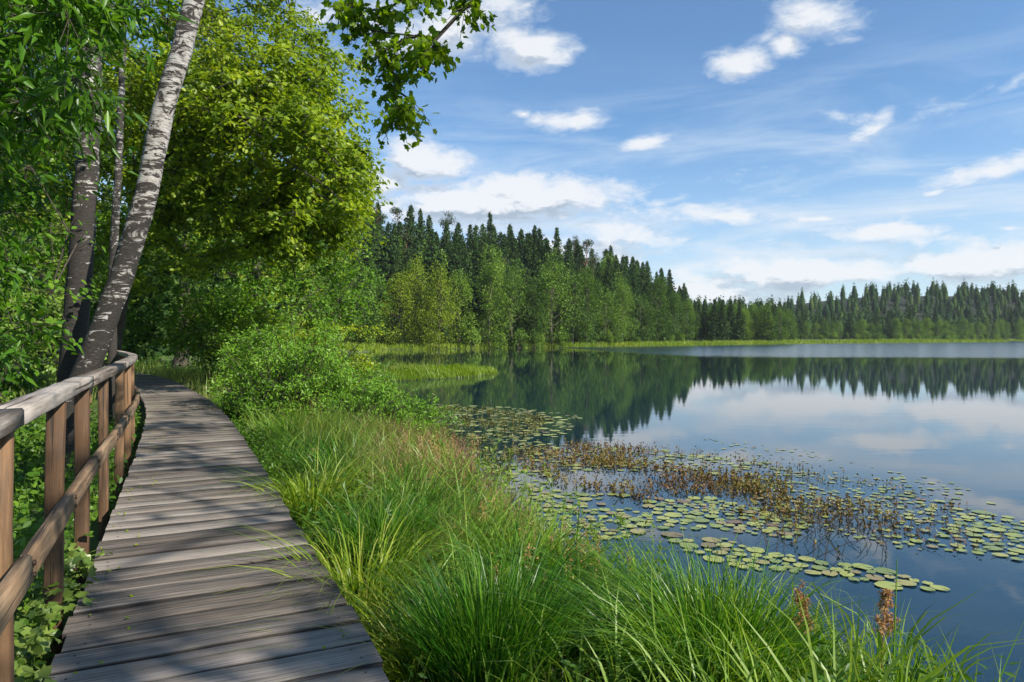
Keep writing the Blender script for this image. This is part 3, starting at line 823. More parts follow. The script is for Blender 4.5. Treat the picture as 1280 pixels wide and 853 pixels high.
# near ash bough that enters at the top left, single leaves picked apart
def bough(name, label, cat, base, trunk, r0, r1, crown, clump_r, twigs, per, size, shape, lm, single, seed, droop, up, group=None, bm=None, more=None, hang=.28):
    rng = np.random.default_rng(seed); bm = bm or M['bark']
    base = np.array(base, float); tr = catmull(trunk, .2) - base
    root = thing(name, label, cat, base, group)
    acc = Acc(); tube(acc, tr, np.linspace(r0, r1, len(tr)), 10, .03, rng)
    link('trunk', acc.mesh('trunk', True), bm, root)
    tips = np.concatenate([in_ellipsoid(k, rng, .45) * np.array([rx, ry, rz]) + np.array([cx, cy_, cz]) - base for (cx, cy_, cz, rx, ry, rz, k) in crown])
    nodes, par, rad = grow(tr[len(tr) // 2::2], tips, rng, tip_r=.0035, sag=.05)
    w = Acc(); wood_edges(w, nodes, par, rad, len(tr[len(tr) // 2::2]))
    P, D = [], []
    for t in tips:
        R = clump_r * rng.uniform(.7, 1.3)
        dirs = norm(rng.standard_normal((twigs, 3)) * np.array([1, 1, .5]) - np.array([0, 0, hang]))
        for d_ in dirs:
            L = R * rng.uniform(.6, 1.1); f = np.linspace(.25, 1, per) + rng.uniform(-.05, .05, per)
            q = t + d_ * (L * f)[:, None]; q[:, 2] -= hang * L * f ** 2
            e = t + d_ * L; e = e.copy(); e[2] -= hang * L
            tube(w, [t, (t + e) / 2 + [0, 0, hang * .25 * L], e], [.0035, .0025, .0015], 3)
            P.append(q); D.append(np.repeat(d_[None], per, 0))
    P = np.concatenate(P); D = np.concatenate(D)
    P += rng.standard_normal(P.shape) * size * .3
    world_p = P + base
    infr = (world_p[:, 1] > .5) & (abs(world_p[:, 0] / world_p[:, 1]) < .76) & ((world_p[:, 2] - EYE) / world_p[:, 1] < .505)
    dist = np.where(infr, world_p[:, 1], 1e3)
    order = np.argsort(dist); pick = order[:single]; pick = pick[infr[pick]]
    rest = np.setdiff1d(np.arange(len(P)), pick)
    tag(link('branch', w.mesh('branch', True), bm, root), kind='stuff')
    lv = Acc(); leaves(lv, P[rest], size, shape, up, droop, D[rest], rng)
    if lv.n: tag(link('foliage', lv.mesh('foliage'), lm, root), kind='stuff')
    T, Pl = LEAF[shape]; me = build_mesh('leaf', T, Pl); me.materials.append(lm)
    for k in pick:
        nrm = norm(rng.standard_normal(3) * (1 - up) + np.array([0, 0, up])); d_ = norm(rng.standard_normal(3) + D[k] * 1.2 - np.array([0, 0, droop * 2]))
        d_ = norm(d_ - d_.dot(nrm) * nrm); s_ = np.cross(d_, nrm)
        o = bpy.data.objects.new('leaf', me); COL.objects.link(o); o.parent = root
        from mathutils import Matrix
        z = size * rng.uniform(.75, 1.3)
        mt = Matrix(((s_[0], d_[0], nrm[0], 0), (s_[1], d_[1], nrm[1], 0), (s_[2], d_[2], nrm[2], 0), (0, 0, 0, 1)))
        o.rotation_euler = mt.to_euler(); o.scale = (z, z, z); o.location = P[k]
    return root


bough('ash_tree', 'near ash with large light green leaves entering at the top left corner', 'tree', (-5.6, 4.2, .2),
      [(-5.6, 4.2, .1), (-5.5, 4.2, 2.5), (-5.2, 4.3, 5), (-4.9, 4.4, 7)], .11, .05,
      [(-3.75, 5.0, 4.1, .75, .6, .9, 34), (-4.5, 5.3, 3.2, .8, .5, 1.0, 30), (-3.3, 5.2, 4.7, .5, .5, .35, 10), (-4.6, 4.8, 5.2, 1.2, .8, .8, 24), (-4.45, 5.6, 2.2, .5, .4, .5, 12), (-4.35, 6.6, 4.4, .55, .4, 1.0, 16), (-4.5, 6.6, 5.6, .6, .4, .6, 10)],
      .38, 6, 9, .145, 'long', M['ash'], 300, 41, .55, .45, hang=.35)
LEAF['long'] = (LEAF['long'][0] * np.array([1.5, 1, 1]), LEAF['long'][1])

# rear tree: stands behind the viewpoint, its bough hangs into the top of the picture and its crown dapples the planks
rt = random.Random(77); sh_tips = []
for k in range(40):
    y0 = rt.uniform(2.0, 13.5); i = int(np.argmin(abs(CEN[:, 1] - y0)))
    p = CEN[i] + SIDE[i] * rt.uniform(-1.4, .7); t = 12.0 + .16 * y0 + rt.uniform(-1, 1.5)
    q = Vector((p[0], p[1], DECK)) + SUN_DIR * t
    sh_tips.append((q.x, q.y, q.z))
bough('linden_tree', 'linden bough with small rounded leaves hanging into the sky at the top', 'tree', (6.0, -4.5, .3),
      [(6.0, -4.5, .1), (5.8, -4.2, 3), (5.2, -3.4, 5.5), (4.2, -2.0, 7.2), (3.0, 0.0, 7.8), (1.2, 2.5, 7.4), (0.0, 4.4, 6.2)], .26, .03,
      [(-.84, 4.9, 4.50, .34, .35, .30, 9), (-.82, 4.95, 4.02, .24, .25, .26, 9), (-.76, 4.95, 3.66, .14, .2, .18, 5), (-.5, 4.9, 4.58, .24, .2, .10, 5), (-.56, 4.95, 4.02, .12, .15, .12, 4),
       (-1.12, 4.9, 4.42, .12, .2, .2, 5), (-.3, 4.9, 4.44, .10, .1, .08, 3)],
      .19, 6, 6, .056, 'lobed', M['hang'], 300, 43, .6, .35, hang=.45)
make_tree('linden_tree', 'spreading linden behind the viewpoint that dapples the planks with shade', 'tree',
          [(9.0, -7.5, .2), (8.8, -7.2, 3), (8.4, -6.4, 6), (7.8, -5.2, 9)], .28, .1,
          [(7.5, -4.0, 8.5, 2.4, 3.0, 2.0, 10)], .5, 60, .13, 'oval', M['maple_dark'], M['bark'], seed=51, twigs=8, extra=sh_tips, twig_wood=False, crown_from=.4)

# ------------------------------------------------------------------ bushes right of the boardwalk
def make_bush(name, label, base, blobs, clump_r, per, size, shape, lm, seed, stems=7, up=.5, droop=.1, twigs=8, group=None):
    rng = np.random.default_rng(seed); base = np.array(base, float)
    root = thing(name, label, 'bush', base, group)
    tips = np.concatenate([in_ellipsoid(k, rng, .33) * np.array([rx, ry, rz]) + np.array([cx, cy_, cz]) - base for (cx, cy_, cz, rx, ry, rz, k) in blobs])
    tips = tips[tips[:, 2] > .05]
    w = Acc(); lv = Acc()
    starts = np.array([(rng.uniform(-.3, .3), rng.uniform(-.3, .3), -.1) for _ in range(stems)])
    for t in tips:
        s_ = starts[rng.integers(stems)]; mid = (s_ + t) / 2 + np.array([0, 0, .2 * np.linalg.norm(t - s_)])
        f = np.linspace(0, 1, 6)[:, None]; pts = (1 - f) ** 2 * s_ + 2 * f * (1 - f) * mid + f ** 2 * t
        tube(w, pts, np.linspace(.012, .004, 6), 4)
        clump_leaves(lv, w, t, clump_r * rng.uniform(.7, 1.3), per, size, shape, rng, twigs, .9, up, droop, .0025)
    tag(link('stem', w.mesh('stem', True), M['bark'], root), kind='stuff')
    link('foliage', lv.mesh('foliage'), lm, root)
    return root


make_bush('willow_bush', 'large rounded willow bush crowding the right edge of the boardwalk', (-4.4, 14.0, .2),
          [(-4.35, 13.8, 1.1, 1.65, 1.3, 1.2, 190), (-5.3, 14.6, 1.3, .9, 1.0, 1.0, 60), (-3.2, 14.0, .8, .9, .9, .7, 50)], .36, 100, .07, 'long', M['willow'], 61, up=.35)
make_bush('willow_bush', 'lower spreading willow bush reaching over the lake weeds', (-2.75, 12.6, .2),
          [(-2.6, 12.6, .55, 1.15, 1.0, .55, 95), (-1.75, 12.9, .45, .65, .6, .38, 30)], .32, 80, .065, 'long', M['willow'], 62, up=.35)
make_bush('alder_bush', 'yellowish leafy bush showing above and behind the big willow', (-7.4, 21.5, .3),
          [(-7.2, 21.5, 1.5, 1.9, 1.3, 1.4, 110), (-5.9, 22, .9, 1.5, 1.0, .8, 50)], .5, 80, .09, 'oval', M['maple'], 63)
make_bush('alder_bush', 'broad leafy bush filling the shade under the leaning maple', (-10.9, 26.6, .6),
          [(-10.8, 26.4, 2.2, 2.4, 1.0, 1.6, 110), (-8.2, 25.4, 1.8, 1.6, 1.0, 1.3, 60)], .6, 80, .12, 'oval', M['willow_pale'], 65)
make_bush('alder_bush', 'thin bush with one long arching twig pointing at the lake', (-5.4, 19.5, .3),
          [(-5.2, 19.5, .9, 1.1, .8, .8, 40), (-4.6, 19.3, 2.2, .9, .15, .08, 10)], .32, 60, .075, 'oval', M['maple'], 64)

# ------------------------------------------------------------------ far wood
def spruce_proto(seed, H, broad=.17, lm='spruce'):
    rng = np.random.default_rng(seed); lv = Acc(); tr = Acc()
    tube(tr, [(0, 0, -1), (0, 0, H * .5), (0, 0, H)], [H * .011, H * .007, .03], 6)
    z = H * .10; B = []
    while z < H * .985:
        f = 1 - z / H; nb = int(7 + 7 * f)
        for k in range(nb):
            a = rng.uniform(0, 2 * PI); L = H * broad * (f ** .9) * rng.uniform(.5, 1.15) + .08
            B.append((z + rng.uniform(-.2, .2), a, L))
        z += H * .018 * (.55 + f)
    B = np.array(B); n = len(B); m = 7
    t = np.linspace(.18, 1, m)
    P = np.zeros((n, m, 3)); ca, sa = np.cos(B[:, 1]), np.sin(B[:, 1])
    P[..., 0] = ca[:, None] * B[:, 2:3] * t; P[..., 1] = sa[:, None] * B[:, 2:3] * t
    P[..., 2] = B[:, 0:1] - B[:, 2:3] * (.38 * t - .16 * t ** 3)
    P += rng.standard_normal(P.shape) * .12
    D = np.repeat(np.stack([ca, sa, -.3 * np.ones(n)], 1)[:, None], m, 1)
    leaves(lv, P.reshape(-1, 3), np.repeat((.35 + .30 * B[:, 2]), m) * .62, 'rhomb', .35, .35, D.reshape(-1, 3), rng, 1.3)
    return lv, tr


def broad_proto(seed, H, rx, birchy=True):
    rng = np.random.default_rng(seed); lv = Acc(); tr = Acc()
    pts = [(0, 0, -1), (rng.uniform(-.3, .3), 0, H * .3), (rng.uniform(-.5, .5), rng.uniform(-.5, .5), H * .6), (0, 0, H * .93)]
    tube(tr, catmull(pts, 1), np.linspace(H * .013, .04, len(catmull(pts, 1))), 6)
    n = 44; zf = rng.uniform(.08, 1, n)
    prof = np.sin(PI * np.clip((zf - .04) / .98, 0, 1) ** .75) ** .7
    a = rng.uniform(0, 2 * PI, n); r = rx * prof * rng.uniform(.35, 1.05, n)
    C = np.stack([np.cos(a) * r, np.sin(a) * r, zf * H * .96], 1)
    for c in C:
        tube(tr, [(0, 0, c[2] * .72), c * np.array([.6, .6, .92]), c], [.07, .045, .02], 3)
        R = H * .098 * rng.uniform(.6, 1.4); k = int(150 * rng.uniform(.7, 1.2))
        v = norm(rng.standard_normal((k, 3))) * (rng.uniform(0, 1, k) ** .3)[:, None] * R * np.array([1, 1, 1.2])
        v[:, 2] -= .25 * R * (v[:, 0] ** 2 + v[:, 1] ** 2) / R ** 2
        leaves(lv, c + v, .27, 'rhomb', .4, .4, norm(v), rng, 1.2)
    return lv, tr


def proto(name, cat, lv, tr, lm, bm):
    root = thing(name, 'prototype', cat); link('trunk', tr.mesh('trunk', True), bm, root); link('crown', lv.mesh('crown'), lm, root)
    return root


SPR = [proto('spruce_tree', 'tree', *spruce_proto(200 + k, 22, .235 + .022 * (k % 3)), M['spruce'], M['bark_far']) for k in range(5)]
def pine_proto(seed):
    rng = np.random.default_rng(seed); lv = Acc(); tr = Acc(); H = 22
    tube(tr, [(0, 0, -1), (.3, 0, H * .5), (0, 0, H * .95)], [.24, .17, .05], 6)
    for _ in range(26):
        zf = rng.uniform(.55, 1); a = rng.uniform(0, 2 * PI); r = 2.9 * (1.15 - zf) ** .5 * rng.uniform(.3, 1)
        c = np.array([math.cos(a) * r, math.sin(a) * r, zf * H]); tube(tr, [(0, 0, c[2] - 1), c], [.08, .03], 3)
        k = 75; v = norm(rng.standard_normal((k, 3))) * (rng.uniform(0, 1, k) ** .4)[:, None] * np.array([1.2, 1.2, .7])
        leaves(lv, c + v, .34, 'rhomb', .3, 0, norm(v), rng, .8)
    return lv, tr
PIN = [proto('pine_tree', 'tree', *pine_proto(230 + k), M['pine'], M['bark_pine']) for k in range(2)]
BRO = [proto('birch_tree', 'tree', *broad_proto(240 + k, 15, 3.5 + .35 * (k % 3)), M['far_dec'], M['bark_far']) for k in range(4)]
YEL = [proto('aspen_tree', 'tree', *broad_proto(260 + k, 15, 3.7), M['far_yel'], M['bark_far']) for k in range(2)]
def low_proto(seed):
    rng = np.random.default_rng(seed); lv = Acc(); tr = Acc()
    for _ in range(16):
        a = rng.uniform(0, 2 * PI); r = rng.uniform(0, 1.5); c = np.array([math.cos(a) * r, math.sin(a) * r, rng.uniform(.6, 3.6) * (1 - r * .25)])
        tube(tr, [(0, 0, -.5), c], [.05, .02], 3); k = 90
        v = norm(rng.standard_normal((k, 3))) * (rng.uniform(0, 1, k) ** .4)[:, None] * .85
        leaves(lv, c + v, .25, 'rhomb', .4, .2, norm(v), rng, 1.2)
    return lv, tr
LOW = [proto('willow_bush', 'bush', *low_proto(280 + k), M['far_dec'], M['bark_far']) for k in range(3)]
used = {}
rf = random.Random(9)


def place(kinds, x, y, s, label, group, sz=None, fine=False):
    if fine:                                                 # say which one: its height and what stretch of the wood it is in
        px_ = 640 + F * x / y
        if y < 225: z3 = ('above the aspens', 'above the tallest birch', 'where the slope drops right')[0 if px_ < 575 else 1 if px_ < 720 else 2]
        else: z3 = ('next to the left slope', 'opposite the lily pads', 'towards the right edge')[0 if px_ < 960 else 1 if px_ < 1130 else 2]
        label = ('tall ' if s > fine * 1.04 else 'short ' if s < fine * .93 else 'middling ') + label + ', ' + z3
    src = rf.choice(kinds); z = gz(x, y)
    sc_ = (s * rf.uniform(.85, 1.15), s * rf.uniform(.85, 1.15), (sz or s) * rf.uniform(.92, 1.08))
    if src.name not in used:
        used[src.name] = 1; src.location = (x, y, z); src.rotation_euler = (0, 0, rf.uniform(0, 6.28)); src.scale = sc_
        src['label'] = label; src['group'] = group; return src
    return dup(src, (x, y, z), rf.uniform(0, 6.28), sc_, label, group)


# foot of the left slope, left to right: kind, x in the photograph, depth, height
front = [('B', 395, 112, 12), ('B', 428, 116, 14.5), ('B', 452, 116, 16), ('B', 474, 122, 13), ('Y', 500, 118, 14.5), ('Y', 520, 121, 16.5), ('Y', 549, 118, 15.5), ('B', 574, 126, 12.5),
         ('B', 612, 129, 18.5), ('B', 640, 133, 15), ('B', 668, 136, 14), ('B', 690, 139, 17.5), ('B', 716, 144, 14), ('B', 733, 146, 16.5), ('B', 757, 154, 15), ('B', 778, 158, 15.5),
         ('B', 800, 166, 14), ('B', 822, 172, 16), ('B', 843, 184, 14), ('B', 858, 196, 13)]
ordn = ['first', 'second', 'third', 'fourth', 'fifth', 'sixth', 'seventh', 'eighth', 'ninth', 'tenth', 'eleventh', 'twelfth', 'thirteenth', 'fourteenth', 'fifteenth', 'sixteenth', 'seventeenth', 'eighteenth', 'nineteenth', 'twentieth']
nb = ny_ = 0
for k, (kd, x, Y, H) in enumerate(front):
    if kd == 'B':
        lb = 'green birch at the foot of the wooded slope, %s birch counted from the left' % ordn[nb]; nb += 1; g_ = 'birches at the foot of the left slope'
    else:
        lb = 'yellow green aspen at the foot of the slope, %s of the three' % ['leftmost', 'middle', 'rightmost'][ny_]; ny_ += 1; g_ = 'aspens at the foot of the left slope'
    place(BRO if kd == 'B' else YEL, (x - 640) / F * Y, Y, H / 15 * rf.uniform(.86, 1.08), lb, g_)
low = [(440, 119, .9), (466, 115, 1.0), (590, 124, 1.1), (622, 126, 1.0), (650, 131, 1.0), (673, 133, .8), (700, 137, .8), (760, 148, .8), (772, 150, .7), (795, 158, .7), (838, 172, .7), (852, 182, .7)]
for k, (x, Y, s_) in enumerate(low):
    place(LOW, (x - 640) / F * Y, Y, s_, 'round waterside bush under the slope trees, %s bush from the left' % ordn[k], 'bushes at the foot of the left slope')
# conifers up the slope
line = catmull([(-44, 112), (-34, 119), (-14, 127), (10, 142), (34, 166), (52, 196), (62, 225)], 1.0)
lt = norm(np.gradient(line, axis=0)); ln = np.stack([-lt[:, 1], lt[:, 0]], 1)
for row, (d0, step, hs, nm) in enumerate([(5, 4.6, .80, 'lower'), (11, 4.6, .94, 'lower'), (18, 4.4, 1.0, 'middle'), (27, 4.6, 1.03, 'middle'), (38, 4.8, 1.03, 'upper'), (51, 5.4, 1.03, 'upper')]):
    s_ = rf.uniform(0, 3)
    while s_ < len(line) - 1:
        i = int(s_); p = line[i] + ln[i] * (d0 + rf.uniform(-2, 2)); fade = 1 - .16 * (s_ / len(line))
        kind = SPR
        h = hs * fade * rf.uniform(.86, 1.13) * (1.06 + (.08 if row > 2 and s_ < 45 else 0))
        if row >= 2 and rf.random() < .12: kind = PIN
        if rf.random() < (.14 if row <= 1 else .12): kind = BRO if rf.random() < .75 else YEL; h *= 1.25
        if kind is SPR: lb, g_ = 'dark spruce on the %s left slope' % nm, 'spruces on the %s left slope' % nm
        elif kind is PIN: lb, g_ = 'pine with bare reddish trunk on the %s slope' % nm, 'pines on the %s left slope' % nm
        else: lb, g_ = 'green broadleaf tree among low slope spruces', 'broadleaf trees among the slope spruces'
        place(kind, p[0], p[1], h, lb, g_, fine=hs * fade * 1.06)
        s_ += step * rf.uniform(.7, 1.3)
# wood behind the near left trees
for k in range(28):
    y = rf.uniform(42, 108); x = -.30 * y - rf.uniform(3, .42 * y + 6)
    kind = SPR if rf.random() < .55 else BRO
    place(kind, x, y, rf.uniform(.7, 1.0), ('spruce' if kind is SPR else 'broadleaf tree') + ' glimpsed in the wood ' + ('just behind the near maples' if y < 62 else 'between the maples and the slope' if y < 86 else 'at the left end of the slope'), 'trees in the wood behind the maples')
# far shore: broadleaf fringe, then spruces up to the ridge
fl = catmull([(64, 226), (82, 258), (110, 282), (150, 300), (196, 318), (240, 352), (300, 378), (370, 384)], 1.0)
ft = norm(np.gradient(fl, axis=0)); fn = np.stack([-ft[:, 1], ft[:, 0]], 1)
for row, (d0, step, hs, kinds, lb, g_) in enumerate([
        (-1, 6, .95, 'L', 'rounded bush along the far reed edge', 'bushes on the far shore'),
        (5, 5.2, .62, 'B', 'broadleaf tree in the front row of the far shore', 'broadleaf trees fringing the far shore'),
        (14, 5.2, .60, 'S', 'small dark spruce just behind the far shore fringe', 'spruces behind the far shore fringe')]):
    s_ = rf.uniform(0, 4)
    while s_ < len(fl) - 1:
        i = int(s_); p = fl[i] + fn[i] * (d0 + rf.uniform(-3, 3))
        K = {'L': LOW, 'B': BRO, 'S': SPR}[kinds]
        if kinds == 'S' and row == 2 and rf.random() < .4: K = BRO
        l2, g2_ = (lb, g_) if not (kinds == 'S' and K is BRO) else ('broadleaf tree standing between the far shore spruces', 'broadleaf trees between far shore spruces')
        place(K, p[0], p[1], hs * 1.1 * (.64 + .36 * min(1, s_ / 170)) * rf.uniform(.72, 1.15), l2, g2_, fine=hs * 1.1 * (.64 + .36 * min(1, s_ / 170)))
        s_ += step * rf.uniform(.7, 1.3)


# everything behind those rows reads as one far-off wood
far = Acc(); rng = np.random.default_rng(909)
def far_tree(x, y, H, kind):
    z = gz(x, y)
    tube(far, [(x, y, z + H * .1), (x, y, z + H * .45), (x, y, z + H * .8)], [H * .13, H * (.12 if kind == 0 else .2), H * .045], 6, .12, rng)
    if kind == 0:
        n = 70; zf = rng.uniform(.12, 1, n) ** .7; a = rng.uniform(0, 2 * PI, n); r = H * .24 * (1 - zf) ** .7 * rng.uniform(.5, 1.1, n)
        D = np.stack([np.cos(a), np.sin(a), -.3 + 0 * a], 1)
        P = np.stack([np.cos(a) * r, np.sin(a) * r, zf * H], 1) + [x, y, z]; leaves(far, P, .5 + .45 * (1 - zf), 'rhomb', .35, .3, D, rng, 1.6)
    else:
        n = 74; v = norm(rng.standard_normal((n, 3))) * (rng.uniform(0, 1, n) ** .3)[:, None]
        P = v * [H * .25, H * .25, H * .42] * (1 + .2 * np.sin(v[:, :1] * 7)) + [x, y, z + H * .58]; leaves(far, P, .8, 'rhomb', .4, .3, v, rng, 1.6)
    tube(far, [(x, y, z - 1), (x, y, z + H * .95)], [.25, .08], 3)
for row, (d0, step, h0) in enumerate([(22, 3.7, 10), (32, 3.7, 10.5), (43, 3.7, 11), (55, 3.7, 11), (68, 3.8, 11.5), (82, 3.8, 12), (97, 3.8, 12), (113, 3.9, 12)]):
    s_ = rng.uniform(0, 4)
    while s_ < len(fl) - 1:
        i = int(s_); p = fl[i] + fn[i] * (d0 + rng.uniform(-6, 6))
        far_tree(p[0], p[1], h0 * (.74 + .26 * min(1, s_ / 170)) * rng.uniform(.62, 1.22), 0 if rng.uniform() < (.5 if row < 3 else .92) else 1)
        s_ += step * rng.uniform(.6, 1.4)
for k in range(150):
    Y = rng.uniform(250, 400); x = (rng.uniform(845, 985) - 640) / F * Y
    if float(poly_sd(SHORE, np.array([x]), np.array([Y]))[0]) > -26: continue
    far_tree(x, Y, rng.uniform(10, 15), 0 if rng.uniform() < .6 else 1)
tag(link('distant_forest', far.mesh('distant_forest'), M['far_wood']), 'dense dark mixed forest rising behind the far shore', 'forest', kind='stuff')
for k in range(90):
    Y = rf.uniform(205, 290); x = (rf.uniform(858, 985) - 640) / F * Y
    if float(poly_sd(SHORE, np.array([x]), np.array([Y]))[0]) > -9: continue
    if rf.random() < .45: place(BRO, x, Y, rf.uniform(.62, .85), 'broadleaf tree before the far shore', 'broadleaf trees between slope and far shore', fine=.73)
    else: place(SPR, x, Y, rf.uniform(.52, .66), 'dark spruce before the far shore', 'spruces between slope and far shore', fine=.59)


# ------------------------------------------------------------------ grasses and reeds
def scatter(n, x0, x1, y0, y1, keep, rng=RNG):
    out = []
    tot = 0
    while tot < n:
        x = rng.uniform(x0, x1, n * 2); y = rng.uniform(y0, y1, n * 2)
        k = keep(x, y); q = np.stack([x[k], y[k]], 1); out.append(q); tot += len(q)
        if len(q) == 0: break
    return np.concatenate(out)[:n]


CENs = CEN[::10]


def deck_side(x, y):
    """signed distance right of the boardwalk centre line"""
    i = np.argmin((x[:, None] - CENs[None, :, 0]) ** 2 + (y[:, None] - CENs[None, :, 1]) ** 2, axis=1)
    S_ = SIDE[::10][i]; d_ = np.stack([x, y], 1) - CENs[i]
    return (d_ * S_).sum(1)


def on_ground(p, dz=0.0): return np.concatenate([p, (ground_z(p[:, 0], p[:, 1]) + dz)[:, None]], 1)


def field(name, label, n, box, keep, hmin, hmax, w, m, lean=.35, droop=.3, segs=4, bias=(0, 0), seed=0, cat='grass', hmap=None):
    rng = np.random.default_rng(seed)
    p = scatter(n, *box, keep, rng); b = on_ground(p, -.02); n = len(b)
    h = rng.uniform(hmin, hmax, n)
    if cat == 'grass':                                       # bare gaps between the tufts
        kq = (b[:, 1] > 4.6) | (b[:, 0] < -.9) | (rng.uniform(0, 1, n) < .5); b = b[kq]; h = h[kq]; n = len(b)
        gap = np.sin(b[:, 0] * 5.1 + 1.7 * np.sin(b[:, 1] * 2.3)) * np.sin(b[:, 1] * 4.3 + 1.1 * np.sin(b[:, 0] * 3.7))
        kp = gap > rng.uniform(-.75, .5, n); b = b[kp]; h = h[kp]; n = len(b)
    # patches of taller and shorter growth
    pt = np.sin(b[:, 0] * 2.3 + 1.3 * np.sin(b[:, 1] * 1.7)) * np.sin(b[:, 1] * 2.9 + np.sin(b[:, 0] * 1.9))
    h *= 1 + .38 * pt
    h *= .55 + .45 * sstep(-.1, -1.1, poly_sd(SHORE, b[:, 0], b[:, 1])) if cat == 'grass' else 1
    if cat == 'grass': h *= np.where((b[:, 1] < 4.7) & (b[:, 0] > -.9), .62, 1)
    if hmap is not None: h *= hmap(b[:, 0], b[:, 1])
    a = rng.uniform(0, 2 * PI, n); l = lean * rng.uniform(.2, 1.4, n)
    pa = 2.2 * np.sin(b[:, 0] * 1.1 + 2) + 2.4 * np.sin(b[:, 1] * .9)
    L = np.stack([np.cos(a) * l + bias[0] + .22 * np.cos(pa), np.sin(a) * l + bias[1] + .22 * np.sin(pa)], 1)
    acc = Acc(); blades(acc, b, h, w * rng.uniform(.6, 1.4, n), L, droop * rng.uniform(.5, 1.5, n), segs, rng=rng)
    return tag(link(name, acc.mesh(name, True), m), label, cat, kind='stuff')


def right_bank(x, y):
    return (deck_side(x, y) > HALF + .06) & (poly_sd(SHORE, x, y) < .12)


field('grass', 'long lush green grass between boardwalk and lake', 33000, (-5, 3.4, 1.5, 9), right_bank, .22, .52, .0065, M['grass'], .45, .35, seed=71, bias=(.05, -.02),
      hmap=lambda x, y: np.where(deck_side(x, y) < HALF + .35, .6, 1.0))
field('grass', 'taller meadow grass below the willow bushes', 29000, (-8, 1, 8, 20), right_bank, .3, .62, .010, M['grass'], .4, .3, seed=72,
      hmap=lambda x, y: np.where(deck_side(x, y) < HALF + .4, .6, 1.0))
field('grass', 'pale seeding grass mixed through the bank', 12000, (-5, 2.6, 3, 15), lambda x, y: right_bank(x, y) & (deck_side(x, y) > 1.2), .45, .85, .005, M['tall'], .3, .25, seed=73)
field('grass', 'rough straw coloured grass verge at the boardwalk bend', 20000, (-26, -4, 17, 36), lambda x, y: (abs(deck_side(x, y)) > HALF + .1) & (poly_sd(SHORE, x, y) < 0), .45, .95, .02, M['verge'], .4, .3, 3, seed=74)
field('grass', 'short green grass left of the boardwalk', 16000, (-13, 0, .6, 20), lambda x, y: (deck_side(x, y) < -HALF - .03) & (poly_sd(SHORE, x, y) < 0), .12, .34, .010, M['grass'], .5, .4, 3, seed=75)
field('reeds', 'bright green sedge covering the low spit in the lake', 15000, (-11, 0, 26, 43), lambda x, y: (poly_sd(SHORE, x, y) < .15) & (x > -9 - 0 * y), .22, .42, .03, M['reed'], .25, .15, 3, seed=76, cat='reeds')
field('reeds', 'pale green reed belt along the foot of the wooded slope', 16000, (-40, 75, 96, 215), lambda x, y: (poly_sd(SHORE, x, y) < 1.2) & (poly_sd(SHORE, x, y) > -9), .5, 1.1, .10, M['reed'], .2, .1, 3, seed=77, cat='reeds')
field('reeds', 'green reed belt reaching out before the far shore', 16000, (60, 330, 185, 372), lambda x, y: (poly_sd(SHORE, x, y) < 2) & (poly_sd(SHORE, x, y) > -22), .6, 1.2, .16, M['reed'], .2, .1, 3, seed=78, cat='reeds')
field('dry_sedge', 'straw brown withered sedge at the water edge', 5200, (-3.4, .2, 7.0, 12.5), lambda x, y: (abs(poly_sd(SHORE, x, y) + .35) < .75), .35, .72, .009, M['dry'], .6, .4, seed=79, cat='sedge')


def tussock(x, y, n, R, hmin, hmax, label, m='sedge', lean=.75, droop=.45, bias=(0, 0), w=.0085, seed=1, group='sedge tussocks on the near bank'):
    rng = np.random.default_rng(seed)
    a = rng.uniform(0, 2 * PI, n); r = R * rng.uniform(0, 1, n) ** .55 * 1.25
    z0 = gz(x, y)
    b = np.stack([np.cos(a) * r, np.sin(a) * r, np.full(n, -.03)], 1)
    l = lean * (.15 + .85 * r / R) * rng.uniform(.5, 1.3, n)
    a2 = a + rng.normal(0, .4, n)
    L = np.stack([np.cos(a2) * l + bias[0] * rng.uniform(.3, 1.3, n), np.sin(a2) * l + bias[1] * rng.uniform(.3, 1.3, n)], 1)
    acc = Acc(); blades(acc, b, rng.uniform(hmin * .6, hmax, n), w * rng.uniform(.7, 1.3, n), L, droop * rng.uniform(.5, 1.4, n), 7, rng=rng, power=1.8)
    o = link('sedge_tussock', acc.mesh('sedge_tussock', True), M[m], None, (x, y, max(z0, .0)))
    return tag(o, label, 'tussock', group)


tussock(-.52, 3.55, 650, .17, .45, .75, 'yellow green sedge tussock arching over the plank edge', m='sedge_pale', lean=.9, bias=(-.35, -.2), seed=81)
tussock(-.12, 3.45, 1500, .24, .65, .95, 'dense upright sedge tussock in the lower middle, right of the arching one', m='sedge_dark', lean=.42, droop=.25, seed=82)
tussock(.42, 3.85, 700, .22, .45, .75, 'dark leaning sedge tussock between two upright ones', m='sedge_dark', lean=.7, droop=.45, bias=(.25, .1), seed=83)
tussock(.95, 3.5, 1900, .32, .62, .95, 'big sedge tussock with silvery blades swept to the left', lean=.65, droop=.38, bias=(-.28, 0), seed=84)
tussock(1.3, 3.6, 700, .28, .35, .6, 'sedge tussock at the water edge, rightmost dense one', lean=.45, droop=.3, seed=85)
tussock(1.9, 3.55, 260, .3, .3, .6, 'thin sparse sedge tuft standing in the shallows', lean=.35, droop=.2, seed=86)
tussock(-.95, 5.2, 1100, .3, .5, .8, 'deep green sedge tussock halfway along the near plank edge', m='sedge_dark', lean=.6, droop=.4, bias=(.1, -.1), seed=87)
tussock(-.45, 5.4, 1000, .32, .4, .7, 'sedge tussock with fine nodding blades before the lily pads', lean=.6, droop=.35, seed=88)
tussock(-1.5, 7.4, 1100, .4, .5, .85, 'grassy tussock below the brown sedge', m='grass', lean=.5, seed=89)
tussock(-2.6, 9.4, 1000, .45, .5, .9, 'pale grassy tussock just before the low willow bush', m='grass', lean=.5, seed=90)


